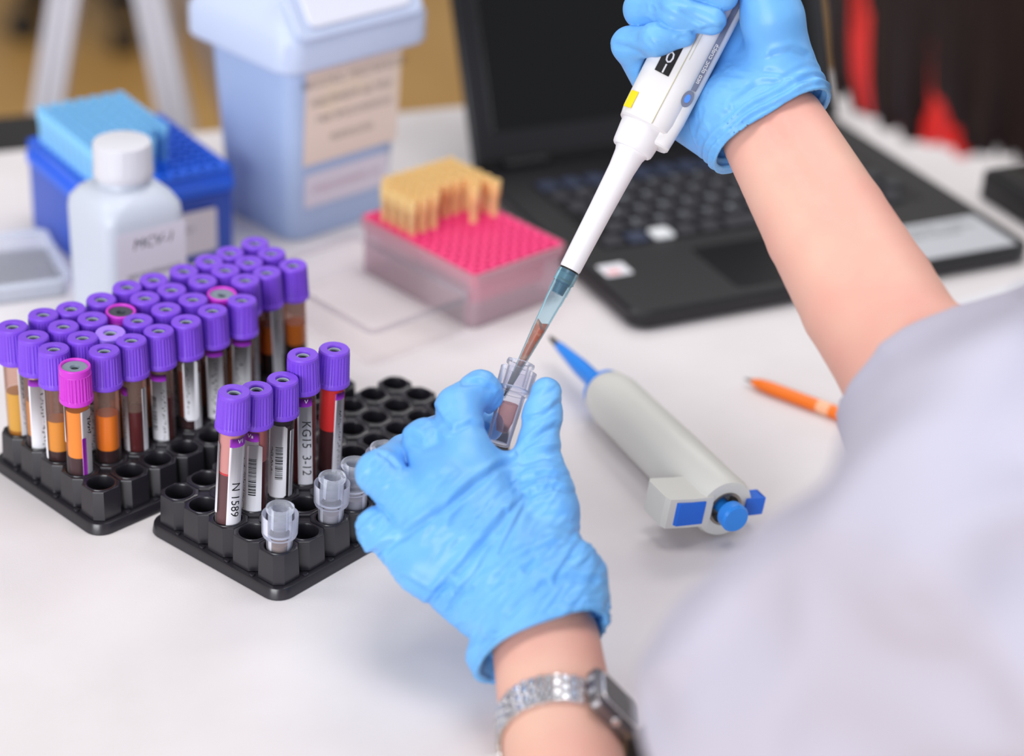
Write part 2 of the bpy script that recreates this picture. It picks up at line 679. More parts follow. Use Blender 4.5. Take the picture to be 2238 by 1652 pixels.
for x in (38, LW - 38):
    v, f = lathe([(0, -17), (5.5, -17), (5.5, 17), (0, 17)], 14)
    part('hinge', MB().add([(x + z, 238 + a, 14 + b) for a, b, z in v], f), M_lapside, lap)
lean = math.radians(24)
lid = part('screen_lid', MB().add(*rbox(LW, 7, 0, 212, 3, 1.2)), M_lap, lap, mloc((LW / 2, 243, 15)), (-lean, 0, 0))
part('bezel', MB().add(*rbox(LW - 6, 1.0, 3, 209, .4, .2, cy=-3.6)), mat('bezel_black', (30, 30, 34), .35), lid)
part('display', MB().add(*rbox(LW - 34, 1.0, 22, 196, .4, .2, cy=-4.0)), M_screen, lid)

dev = thing('black_device', 'small flat black device beside the right edge of the laptop', 'device', (376, 1382, 0), LY)
part('body', MB().add(*rbox(62, 90, 0, 22, 6, 2.5)), M_blackpl, dev)
part('top_panel', MB().add(*rbox(50, 60, 21.9, 23, 3, .4, cy=8)), M_lapside, dev)

# loose white sheet in front of the laptop
pp = on(2240, 640, 0)
sheet = thing('paper_sheet', 'white sheet of paper lying in front of the laptop', 'paper', (pp[0] + 18, pp[1] - 35, 0), math.radians(36))
part('sheet', MB().add(*rbox(150, 105, .2, .6, .5, .1)), M_white, sheet)

# ------------------------------------------------------------------ light blue waste bin
M_bin = mat('bin_blue_plastic', (172, 192, 228), 0.42, sss=.0)
M_binlid = mat('bin_lid_plastic', (196, 208, 236), 0.4)
M_flap = mat('bin_flap', (228, 230, 244), 0.4)
M_cream = mat('cream_label', (240, 220, 208), 0.7, noise=(25, (244, 222, 190), .55, .75))
M_fade = mat('faded_ink', (86, 76, 80), 0.8)
BY = math.radians(45)
binp = thing('waste_bin', 'pale blue plastic desktop waste bin with a swing lid and text labels', 'bin', (-150, 1264, 0), BY)
# local: x along the labelled face (to the right), y along the other face (to the left/back)
bw, bd = 86, 76
body = MB()
rs = []
for z, o in ((0, 1.5), (2, 0), (8, 0), (9, -.8), (125, -7), (128, -7)):
    rs.append([(bw / 2 + x, bd / 2 + y, z) for x, y in rrect(bw - 2 * o, bd - 2 * o, 12, 6)])
body.add(*loft(rs))
part('body', body, M_bin, binp)
lidm = MB()
rs = []
for z, o, sh in ((125, -17, 0), (127, -18.5, 0), (145, -18.5, 0), (154, -14, 0), (190, 12, 5), (192, 16, 5)):
    rs.append([(bw / 2 + x, bd / 2 + y + sh, z) for x, y in rrect(bw - 2 * o, bd - 2 * o, max(5, 15 + min(0, -o * .3)), 6)])
lidm.add(*loft(rs))
ld = part('lid', lidm, M_binlid, binp)
sl = math.atan2(26, 36)
fr = MB().add(*rbox(104, 46, 0, 3, 8, 1.2, 5))
part('lid_rim', fr, M_binlid, ld, mloc((bw / 2, -5.5, 165)), (math.radians(56), 0, 0))
part('flap', MB().add(*rbox(84, 36, 2.4, 4.4, 5, .8, 5)), M_flap, ld, mloc((bw / 2, -5.0, 167)), (math.radians(56), 0, 0))


def on_face(v, f, x0, z0, w):      # flat print -> the bin's labelled, sloping front face
    return [(x0 + x, -.45 - w - z - (z0 + y) * .0534, z0 + y) for x, y, z in v], f


lb = part('label', MB().add(*on_face(*rbox(80, 66, 0, .2, 1.2, .05), 46, 88, .25)), M_cream, binp, smooth=False)
lines = (((8, 11), 112, 47, 6.2), ((10, 2, 3), 98, 45, 5.6), ((3, 12), 86, 48, 5.6), ((9,), 71, 46, 5.6))
for ws, z, x, hh in lines:
    part('lettering', MB().add(*on_face(*word_bars(ws, hh), x, z, .55)), M_fade, lb, smooth=False)
lb2 = part('label', MB().add(*on_face(*rbox(72, 24, 0, .2, 3, .05), 44, 36, .25)), mat('pale_label', (226, 220, 234), .7), binp, smooth=False)
part('lettering', MB().add(*on_face(*word_bars((13, 2), 5), 44, 36, .55)), mat('pink_ink', (196, 150, 172), .8), lb2, smooth=False)

# ------------------------------------------------------------------ blue tip box
M_bbox = mat('tip_box_blue', (26, 100, 232), 0.38)
M_bbox2 = mat('tip_box_blue_dark', (44, 84, 190), 0.4)
GY = math.radians(36)
e1 = np.array([math.sin(GY), -math.cos(GY), 0])
e2 = np.array([math.cos(GY), math.sin(GY), 0])
gn = np.array([-325, 1273, 0]) + 104 * e1
GA, GB = 97, 104       # size along the labelled face, along the left face
bb = thing('tip_box', 'blue box of pipette tips behind the white bottle', 'tip box', tuple(gn), GY)
part('base', MB().add(*rbox(GA, GB, 0, 46, 4, 1.2, cx=GA / 2, cy=GB / 2)), M_bbox2, bb)
part('rim', MB().add(*rbox(GA + 3, GB + 3, 46, 54, 5, 1, cx=GA / 2, cy=GB / 2)), M_bbox, bb)


def holed_plate(nx, ny, px_, py_, w, d, z0, z1, r, seg=12, cx=0, cy=0):
    """plate with real round holes, cell by cell"""
    mb = MB()
    for i in range(nx):
        for j in range(ny):
            ox, oy = cx + (i - (nx - 1) / 2) * px_, cy + (j - (ny - 1) / 2) * py_
            xa = ox - px_ / 2 if i else cx - w / 2
            xb = ox + px_ / 2 if i < nx - 1 else cx + w / 2
            ya = oy - py_ / 2 if j else cy - d / 2
            yb = oy + py_ / 2 if j < ny - 1 else cy + d / 2
            ci = [(ox + r * math.cos(2 * math.pi * k / seg), oy + r * math.sin(2 * math.pi * k / seg)) for k in range(seg)]
            sq = []
            for k in range(seg):
                a = 2 * math.pi * k / seg
                c_, s_ = math.cos(a), math.sin(a)
                m_ = max(abs(c_), abs(s_))
                ux, uy = c_ / m_, s_ / m_
                sq.append((ox + (ux * (xb - ox) if ux > 0 else ux * (ox - xa)), oy + (uy * (yb - oy) if uy > 0 else uy * (oy - ya))))
            v = [(x, y, z1) for x, y in sq] + [(x, y, z1) for x, y in ci] + [(x, y, z0) for x, y in ci]
            f = []
            for k in range(seg):
                q = (k + 1) % seg
                f.append((k, q, seg + q, seg + k))
                f.append((seg + k, seg + q, 2 * seg + q, 2 * seg + k))
            mb.add(v, f)
    return mb


tp = holed_plate(10, 10, 9, 9, GA - 1, GB - 1, 55.5, 62, 3.3, cx=GA / 2, cy=GB / 2)
tp.add(*loft([[(x + GA / 2, y + GB / 2, z) for x, y in rrect(GA - 1, GB - 1, .5, 2)] for z in (54, 62)], True, False))
part('tray', tp, M_bbox, bb)
lbm = part('label', MB().add([(GA - 52 + x, -2.0 - z, 22 + y) for x, y, z in rbox(76, 30, 0, .3, 2, .05)[0]], rbox(76, 30, 0, .3, 2, .05)[1]), mat('box_label', (228, 222, 228), .7), bb)
v, f = word_bars((14,), 4)
part('lettering', MB().add([(GA - 52 + x, -2.45, 25 + y) for x, y, z in v], f), mat('grey_ink', (165, 160, 165), .8), lbm, smooth=False)
M_btip = mat('blue_tip_plastic', (140, 206, 255), .35, sss=.4, sss_rad=(.6, .9, 1))
tipme = MB().add(*lathe([(.6, -46), (2.6, -2), (3.0, 0), (3.3, 15), (3.9, 16), (4.0, 24), (3.3, 24), (2.9, 15), (2.2, -2)], 10)).data('pipette_tip')
bbm = Matrix.Translation(wm(gn)) @ Matrix.Rotation(GY, 4, 'Z')
for i in range(7):
    for j in range(10):
        if j < 2 and i > 4:
            continue
        p = bbm @ Vector(((GA / 2 + (i - 4.5) * 9) * MM, (GB / 2 + (j - 4.5) * 9) * MM, 62 * MM))
        o = link('pipette_tip', tipme, M_btip, None, p)
        tag(o, 'pale blue pipette tip standing in the blue tip box', 'pipette tip', 'blue tips in the blue tip box')

# ------------------------------------------------------------------ pink tip box with clear base and open lid
M_clearbox = clear('clear_box_plastic', (250, 240, 244), .30, .25, .4, (244, 222, 230))
M_pink = mat('tip_tray_pink', (250, 62, 132), 0.4)
PY = math.radians(44)
pe = np.array([math.cos(PY), math.sin(PY), 0])        # short side, to the right
pf = np.array([-math.sin(PY), math.cos(PY), 0])       # long side, to the left/back
PA, PB, PH = 77, 110, 38
pn = np.array([-26, 1154, 0])
pk = thing('tip_box', 'clear tip box with a bright pink tray and open lid', 'tip box', tuple(pn), PY)


def open_box(w, d, z0, z1, r, t, cx, cy):
    o = [[(cx + x, cy + y, z) for x, y in rrect(w, d, r, 5)] for z in (z0, z1)]
    i = [[(cx + x, cy + y, z) for x, y in rrect(w - 2 * t, d - 2 * t, max(.5, r - t), 5)] for z in (z1, z0 + t)]
    return loft(o + i)


def ring_box(w, d, z0, z1, r, t, cx, cy):
    o = [[(cx + x, cy + y, z) for x, y in rrect(w, d, r, 5)] for z in (z0, z1)]
    i = [[(cx + x, cy + y, z) for x, y in rrect(w - 2 * t, d - 2 * t, max(.5, r - t), 5)] for z in (z1, z0)]
    return loft(o + i + o[:1], False, False)


part('base', MB().add(*open_box(PA, PB, 0, PH - 2, 6, 1.2, PA / 2, PB / 2)), M_clearbox, pk)
part('base_rim', MB().add(*ring_box(PA + 3, PB + 3, PH - 7, PH - 1, 6, 2.0, PA / 2, PB / 2)), clear('rim_plastic', (240, 190, 205), .45, .2, .4, (238, 200, 212)), pk)
tp = holed_plate(8, 12, 8.8, 8.8, PA - 2, PB - 2, PH - 8, PH, 2.9, cx=PA / 2, cy=PB / 2)
tp.add(*loft([[(x + PA / 2, y + PB / 2, z) for x, y in rrect(PA - 2, PB - 2, .5, 2)] for z in (PH - 8, PH)], False, False))
tray = part('tray', tp, M_pink, pk)
for yy in (12, 98):
    part('tray_foot', MB().add(*rbox(60, 8, PH - 26, PH - 8, 2, .5, cx=PA / 2, cy=yy)), M_pink, tray)
lidp = part('lid', MB().add(*open_box(PA, PB, 0.4, 24, 6, 1.0, -PA / 2 - 3, PB / 2)), clear('lid_plastic', (255, 254, 254), .008, .2, .15, (236, 234, 238)), pk)
part('lid_lip', MB().add(*ring_box(PA + 2, PB + 2, 22, 25, 6, 1.6, -PA / 2 - 3, PB / 2)), clear('lid_lip_plastic', (248, 246, 248), .06, .2, .3, (236, 234, 240)), lidp)
M_otip = mat('orange_tip_plastic', (255, 212, 146), .35, sss=.4, sss_rad=(1, .8, .5))
tipme2 = MB().add(*lathe([(.5, -24), (2.2, -2), (2.6, 0), (2.9, 14), (3.6, 15), (3.7, 24), (3.0, 24), (2.6, 15), (1.9, -2)], 10)).data('pipette_tip')
pkm = Matrix.Translation(wm(pn)) @ Matrix.Rotation(PY, 4, 'Z')
for j in range(12):
    for i in range(8):
        if not (j >= 8 or (j == 7 and i in (0, 1, 2, 6, 7)) or (j == 6 and i >= 5 and i != 6)):
            continue
        if j == 11 and i == 0:
            continue
        p = pkm @ Vector(((PA / 2 + (i - 3.5) * 8.8) * MM, (PB / 2 + (j - 5.5) * 8.8) * MM, PH * MM))
        o = link('pipette_tip', tipme2, M_otip, None, p)
        tag(o, 'orange pipette tip standing in the pink tray', 'pipette tip', 'orange tips in the pink tray')

# ------------------------------------------------------------------ white bottle
M_bottle = mat('bottle_plastic', (200, 207, 220), 0.4, sss=.25, sss_rad=(1, 1, 1.1))
M_bcap = mat('bottle_cap', (214, 214, 222), 0.45)
bt = thing('reagent_bottle', 'white square plastic bottle with a white screw cap beside the tubes', 'bottle', (-236, 1146, 0), math.radians(40))
rs = []
for z, w, r in ((0, 50, 8), (1.5, 53, 9), (74, 54, 9), (80, 52.5, 9), (85.5, 47, 12), (89.5, 38, 16), (91, 32, 15.6), (94, 30, 14.9), (98, 29, 14.4)):
    rs.append([(x, y, z) for x, y in rrect(w, w, min(r, w / 2 - .05), 6)])
part('body', MB().add(*loft(rs)), M_bottle, bt)


def ribbed(nr, amp, z0, z1):
    def j(r, z, a):
        return (r + amp * (1 if math.cos(nr * a) > 0 else -1) * (1 if z0 < z < z1 else 0), z)
    return j


part('cap', MB().add(*lathe([(0, 95), (17, 95), (17.6, 96), (17.6, 100), (17.2, 101), (17.2, 115), (16.6, 116.5), (15, 117), (0, 117)], 96, jag=ribbed(24, .12, 100.5, 116))), M_bcap, bt)
bl = part('label', MB().add(*[[(x + 2, -27.15 - z, 40 + y) for x, y, z in rbox(46, 62, 0, .25, 1, .05)[0]], rbox(46, 62, 0, .25, 1, .05)[1]]), mat('bottle_label', (216, 212, 226), .6), bt)
v, f = text_mesh('MCV-1', 9.5, .2)
part('lettering', MB().add([(x + 3, -27.5, y + 62) for x, y, z in v], f), M_ink, bl, smooth=False)
for ws, z, x in (((12,), 42, 4), ((8,), 33, 5)):
    v, f = word_bars(ws, 4)
    part('lettering', MB().add([(a + x, -27.5, b + z) for a, b, c in v], f), mat('grey_ink_dark', (110, 106, 120), .8), bl, smooth=False)

# ------------------------------------------------------------------ clear box at the left border
pl = on(60, 690, 0)
cl = thing('plastic_lid', 'clear plastic lid lying at the left behind the tubes', 'lid', (pl[0] - 40, pl[1] + 44, 0), math.radians(24))
part('shell', MB().add(*open_box(96, 74, 0, 12, 6, 1.2, 0, 0)), clear('bluish_clear', (252, 253, 255), .22, .15, .4, (240, 244, 254)), cl)
part('lip', MB().add(*ring_box(100, 78, 11, 13.5, 7, 2.2, 0, 0)), clear('bluish_clear_lip', (248, 250, 254), .4, .15, .4, (240, 244, 252)), cl)

# ================================================================== tube racks
PITCHMM = 18.0
RZ = 23.0
M_rack = mat('rack_black', (36, 34, 40), 0.28, spec=.6, bump=(900, .12, .12))


def rack_mesh(na, nb):
    P, R, S = PITCHMM, 6.9, 8.2         # pitch, hole radius, half-size of an octagon block
    seg = 24
    mb = MB()
    zt, z0 = RZ, 6.5
    oct_ = []
    k = 3.9
    h = P / 2

    def outline(i, j):
        # blocks grow to half a pitch where a neighbour touches, stay short of it at the border
        l = h if i > 0 else S + .3
        r = h if i < na - 1 else S + .3
        b = h if j > 0 else S + .3
        t = h if j < nb - 1 else S + .3
        return [(r, -b + k), (r, t - k), (r - k, t), (-l + k, t), (-l, t - k), (-l, -b + k), (-l + k, -b), (r - k, -b)]
    for i in range(na):
        for j in range(nb):
            ox, oy = i * P, j * P
            oc = outline(i, j)

            def hit(a):
                c, s = math.cos(a), math.sin(a)
                best = 1e9
                for q in range(8):
                    (xa, ya), (xb, yb) = oc[q], oc[(q + 1) % 8]
                    dx, dy = xb - xa, yb - ya
                    den = c * dy - s * dx
                    if abs(den) < 1e-9:
                        continue
                    t = (xa * dy - ya * dx) / den
                    u = (xa * s - ya * c) / den
                    if t > 0 and -1e-6 <= u <= 1 + 1e-6:
                        best = min(best, t)
                return best
            an = sorted(set([round(2 * math.pi * q / seg, 6) for q in range(seg)] + [round(math.atan2(y, x) % (2 * math.pi), 6) for x, y in oc]))
            n = len(an)
            rings = []
            ext = [hit(a) for a in an]

            def ring(fn, z):
                return [(ox + fn(q) * math.cos(a), oy + fn(q) * math.sin(a), z) for q, a in enumerate(an)]
            rings = [ring(lambda q: ext[q] + .55, z0), ring(lambda q: ext[q], zt - .9), ring(lambda q: ext[q] - .25, zt - .25), ring(lambda q: ext[q] - .9, zt),
                     ring(lambda q: R + 1.15, zt), ring(lambda q: R + .95, zt + .35), ring(lambda q: R + .35, zt + .35), ring(lambda q: R, zt - .5), ring(lambda q: R - .4, 2.5)]
            mb.add(*loft(rings, False, True))
    # little filled diamonds between the blocks
    for i in range(na - 1):
        for j in range(nb - 1):
            ox, oy = (i + .5) * P, (j + .5) * P
            mb.add([(ox + k, oy, zt - 1.2), (ox, oy + k, zt - 1.2), (ox - k, oy, zt - 1.2), (ox, oy - k, zt - 1.2)], [(0, 1, 2, 3)])
    return mb


def flange_mesh(na, nb):
    P = PITCHMM
    w, d = (na - 1) * P, (nb - 1) * P
    mb = MB()
    o = []
    for z, g, r in ((0, 12.6, 9.5), (.6, 13, 10), (5.0, 12.2, 9.2), (5.9, 11.6, 8.6), (6.2, 10.6, 7.8), (6.2, 7.4, 6)):
        o.append([(w / 2 + x, d / 2 + y, z) for x, y in rrect(w + 2 * g, d + 2 * g, r, 7)])
    mb.add(*loft(o))
    # small feet notches standing on the flange between the blocks
    for i in range(na - 1):
        for y in (-9.6, d + 9.6):
            mb.add(*rbox(3.0, 2.4, 6, 7.2, .8, .3, 2, cx=(i + .5) * P, cy=y))
    for j in range(nb - 1):
        for x in (-9.6, w + 9.6):
            mb.add(*rbox(2.4, 3.0, 6, 7.2, .8, .3, 2, cx=x, cy=(j + .5) * P))
    return mb


RACKS = [((-207.48, 916.85), 0.82127), ((-110.18, 867.39), 0.89920)]
rk_body = rack_mesh(10, 5).data('rack_body')
rk_fl = flange_mesh(10, 5).data('rack_flange')
for (p, w), lab in zip(RACKS, ('black plastic tube rack crowded with purple capped blood tubes', 'black plastic tube rack with few tubes and many empty holes')):
    t = thing('tube_rack', lab, 'rack', (p[0], p[1], 0), w)
    link('block_body', rk_body, M_rack, t)
    link('base_flange', rk_fl, M_rack, t)


def hole(rk, a, b):
    (x, y), w = RACKS[rk]
    return np.array([x + PITCHMM * (a * math.cos(w) - b * math.sin(w)), y + PITCHMM * (a * math.sin(w) + b * math.cos(w))])


# ------------------------------------------------------------------ blood tubes
M_cap = mat('cap_purple', (126, 74, 218), 0.42, spec=.45)
M_cappale = mat('cap_purple_pale', (164, 124, 240), 0.42, spec=.45)
M_cappink = mat('cap_magenta', (204, 56, 204), 0.42, spec=.45)
M_stop = mat('stopper_grey', (122, 136, 150), 0.6)
M_stopd = mat('stopper_dark', (58, 64, 76), 0.6)
M_ring = mat('stopper_pale_ring', (158, 170, 176), 0.6)
M_well = mat('stopper_well', (30, 38, 50), 0.6)
M_glass = clear('tube_plastic', (250, 244, 244), .015, .04, .5, (240, 236, 238))
M_label = mat('tube_label', (246, 245, 252), 0.6)
M_film = clear('plasma_film', (248, 230, 220), .16, .2, .3, (226, 196, 178))
M_purple = mat('label_purple', (150, 40, 185), 0.6)
M_mag = mat('label_magenta', (190, 50, 220), 0.6)


def cap_jag(r, z, a):
    if 64.6 < z < 79.4 and r > 7:
        return (r - .42 * (1 if math.cos(a * 30) < -.1 else 0), z)
    return (r, z)


cap_purple = MB().add(*lathe([(7.0, 61.6), (8.3, 61.6), (8.75, 62.2), (8.7, 64.2), (8.5, 64.7), (8.1, 79.3), (7.95, 79.9), (7.9, 81.2), (7.4, 82.0),
                              (3.8, 82.0), (3.45, 81.5), (3.4, 78.6)], 108, jag=cap_jag)).data('cap', angle=28)
ring_me = MB().add(*lathe([(3.38, 80.6), (2.7, 80.4), (2.6, 79.4)], 24)).data('stopper_ring')
well_me = MB().add(*disc(3.4, 79.0)).add(*lathe([(2.9, 79.0), (3.4, 78.8)], 24)).data('stopper')
cap_pink = MB().add(*lathe([(7.0, 61.6), (8.2, 61.6), (8.6, 62.2), (8.6, 64.2), (8.4, 64.7), (8.2, 77.3), (8.2, 77.8), (7.95, 78.2), (8.1, 79.0), (8.0, 81.4), (7.6, 82.0),
                            (6.9, 82.0), (6.5, 81.4), (6.4, 78.6)], 108, jag=lambda r, z, a: cap_jag(r, z, a) if z < 77.5 else (r, z))).data('cap', angle=28)
stop_pink = MB().add(*lathe([(6.5, 80.8), (2.6, 80.9), (2.2, 80.4), (1.9, 79.2), (0.01, 79.0)], 32)).data('stopper')
dot_pink = MB().add(*disc(2.2, 79.6)).data('stopper_well')
glass_me = MB().add(*lathe([(.01, 0), (2.4, .4), (4.6, 1.8), (6.0, 4.0), (6.5, 6.6), (6.5, 62.5)], 28)).data('glass_body')


def liquid(z0, z1):
    pr = []
    for z in sorted(set([z0] + [q for q in (.7, 1.2, 2.4, 4.5, 7.0) if z0 < q < z1] + [z1])):
        if z < 6.9:
            t = max(0.0, min(1.0, (6.9 - z) / 6.3))
            r = 5.75 * math.sqrt(max(0.0, 1 - t * t))
        else:
            r = 5.75
        pr.append((max(r, .02), z))
    return MB().add(*lathe(pr + [(5.3, z1 + .02), (.01, z1 - .1)], 24))


def wrap(v, f, r, a, z):      # flat (x, y) -> cylinder about z: x runs round, y runs up
    return [((r + q[2]) * math.cos(a + q[0] / r), (r + q[2]) * math.sin(a + q[0] / r), z + q[1]) for q in v], f


def wrap_panel(w, h, rad, r, a, z, thick=.12):
    """label patch: rounded w x h rectangle wrapped on the tube, with a little thickness"""
    n = max(4, int(w / 1.4))
    cols = []
    for i in range(n + 1):
        x = -w / 2 + w * i / n
        e = min(x + w / 2, w / 2 - x)
        ins = rad - math.sqrt(max(0, rad * rad - (rad - e) ** 2)) if e < rad else 0
        cols.append((x, -h / 2 + ins, h / 2 - ins))
    v, fc = [], []
    for x, lo_, hi_ in cols:
        v += [(x, lo_, 0), (x, hi_, 0), (x, lo_, thick), (x, hi_, thick)]
    for i in range(n):
        a0, b0 = i * 4, i * 4 + 4
        fc += [(a0 + 2, b0 + 2, b0 + 3, a0 + 3), (a0, a0 + 2, a0 + 3, a0 + 1) if i == 0 else (a0 + 1, a0 + 3, b0 + 3, b0 + 1),
               (a0 + 1, a0 + 3, b0 + 3, b0 + 1), (a0, b0, b0 + 2, a0 + 2)]
    return wrap(v, fc, r, a, z)


def barcode(h, w, seed):
    r = random.Random(seed)
    v, f = [], []
    y = -h / 2
    while y < h / 2:
        t = r.choice((.22, .35, .5, .75))
        if y + t > h / 2:
            break
        o = len(v)
        n = 5
        for i in range(n + 1):
            x = -w / 2 + w * i / n
            v += [(x, y, 0), (x, y + t, 0)]
        for i in range(n):
            f.append((o + 2 * i, o + 2 * i + 2, o + 2 * i + 3, o + 2 * i + 1))
        y += t + r.choice((.25, .4, .6))
    return v, f


def vtext(s, size, flip=1, shear=.15):
    """lettering running down the tube"""
    v, f = text_mesh(s, size, shear)
    return [(-flip * -y, -flip * x, 0) for x, y, z in v], f


def scrawl(h, w, seed, n=22):
    """small illegible pen strokes running down a label"""
    r = random.Random(seed)
    v, f = [], []
    y = h / 2
    for _ in range(n):
        x0 = r.uniform(-w / 2, w / 4)
        x1 = x0 + r.uniform(.25, .6) * w
        y1 = y - r.uniform(-.6, 1.4)
        d = r.uniform(.35, .85)
        o = len(v)
        v += [(x0, y, 0), (x1, y1, 0), (x1, y1 + d, 0), (x0, y + d, 0)]
        f.append((o, o + 1, o + 2, o + 3))
        y -= h / n
    return v, f


def ink(rgb):
    n = 'blood_%d_%d_%d' % rgb
    if n not in MATS:
        mat(n, rgb, .25, spec=.4)
    return MATS[n]


DARK, BROWN, AMBER, ORANGE, YELLOW = (46, 10, 16), (96, 44, 14), (196, 116, 22), (240, 132, 22), (214, 168, 66)
RED, DEEP = (186, 22, 26), (84, 8, 16)
CAMA = -90.0           # bearing of the photographer seen from a tube, degrees


def tube_thing(rk, a, b, cap='purple', lean=(0, 0), top=85.0, layers=(), labels=(), label='', group=None, spin=0.0):
    h = hole(rk, a, b)
    length = 82.0
    zb = top - length
    tip = np.array([h[0] + lean[0], h[1] + lean[1], top])
    bot = np.array([h[0] - lean[0] * .15, h[1] - lean[1] * .15, zb])
    d = (tip - bot) / np.linalg.norm(tip - bot)
    q = Vector((0, 0, 1)).rotation_difference(Vector(d))
    t = thing('blood_tube', label, 'blood tube', tuple(bot), group=group, rot=q.to_euler())
    rz = (0, 0, math.radians(spin))
    link('glass_body', glass_me, M_glass, t)
    if cap == 'pink':
        c = link('cap', cap_pink, M_cappink, t, None, rz)
        s = link('stopper', stop_pink, M_stop if rk == 0 and a != 3 else M_stopd, c)
        link('stopper_well', dot_pink, M_well, c)
    else:
        c = link('cap', cap_purple, M_cappale if cap == 'pale' else M_cap, t, None, rz)
        link('stopper_ring', ring_me, M_ring, c)
        link('stopper', well_me, M_well if rk == 1 else M_stopd, c)
    for z0, z1, rgb in layers:
        part('liquid', liquid(z0, z1), ink(rgb), t)
    ztop = max(z1 for z0, z1, c_ in layers)
    if ztop < 56:
        part('residue_film', MB().add(*lathe([(6.05, ztop + .3), (6.05, 61.5)], 24)), M_film, t)
    for L in labels:
        ang = math.radians(CAMA + L['a'])
        mb = MB().add(*wrap_panel(L['w'], L['h'], L.get('r', .4), 6.55 + L.get('lift', 0), ang, L['z']))
        lo = part('label', mb, L.get('m', M_label), t)
        r2 = 6.55 + L.get('lift', 0) + .17
        if 'strip' in L:
            part('label_strip', MB().add(*wrap_panel(L['w'], L['strip'], .2, r2 - .1, ang, L['z'] + L['h'] / 2 - L['strip'] / 2, .12)), M_purple, lo)
        if 'side' in L:
            part('label_strip', MB().add(*wrap_panel(L['side'], L['h'] * .72, .2, r2 - .1, ang - (L['w'] / 2 - L['side'] / 2) / r2, L['z'] - L['h'] * .14, .12)), M_mag, lo)
        if 'text' in L:
            part('lettering', MB().add(*wrap(*vtext(L['text'], L['size']), r2, ang + L.get('tx', 0) / r2, L['z'] + L.get('tz', 0))), M_ink, lo, smooth=False)
        if 'top' in L:
            part('lettering', MB().add(*wrap(*text_mesh(L['top'], 3.2, .1), r2 + .1, ang + .1, L['z'] + L['h'] / 2 - 1.9)), M_white, lo, smooth=False)
        if 'bars' in L:
            bh, bw, bx, bz = L['bars']
            part('barcode', MB().add(*wrap(*barcode(bh, bw, L.get('seed', 3)), r2, ang + bx / r2, L['z'] + bz)), M_ink, lo, smooth=False)
        if 'scrawl' in L:
            sh, sw, sx, sz = L['scrawl']
            part('lettering', MB().add(*wrap(*scrawl(sh, sw, L.get('seed', 5) + a * 7 + b), r2, ang + sx / r2, L['z'] + sz)), M_ink, lo, smooth=False)
    return t


LEAN = {(0, 1): (0.7, -1.4), (0, 2): (-0.3, 3.2), (0, 3): (-0.2, 2.8), (0, 4): (-0.2, 0.6), (1, 1): (0.1, 2.1), (1, 2): (-0.4, 2.8), (1, 3): (0.5, 1.7), (1, 4): (0.5, 1.6),
        (2, 1): (-0.9, 2.4), (2, 2): (0.1, -3.0), (2, 3): (1.1, -0.5), (2, 4): (0.8, -2.6), (3, 1): (-1.2, 2.0), (3, 2): (-0.8, -0.2), (3, 3): (1.6, -2.5), (3, 4): (2.0, -2.6),
        (4, 1): (-0.9, -0.3), (4, 2): (-0.5, 0.4), (4, 3): (-0.6, -0.3), (4, 4): (0.8, -0.5), (5, 1): (-1.6, 1.3), (5, 2): (-0.6, 0.8), (5, 3): (-0.6, -1.3), (5, 4): (0.9, -2.5),
        (6, 1): (-0.1, 2.8), (6, 2): (1.3, -3.0), (6, 3): (1.8, -0.8), (6, 4): (3.0, -2.0), (7, 2): (-0.6, 0.5), (7, 3): (0.1, -0.5), (7, 4): (2.6, -2.3), (8, 2): (-2.6, -0.9),
        (8, 3): (-0.9, -1.6), (8, 4): (0.1, -3.0), (9, 2): (-1.8, -2.5), (9, 3): (-2.4, -0.8), (9, 4): (-0.1, -1.0)}
G1 = 'blood tubes in the crowded rack'
LBL = lambda a, w=12, h=46, z=36, **k: dict(a=a, w=w, h=h, z=z, **k)
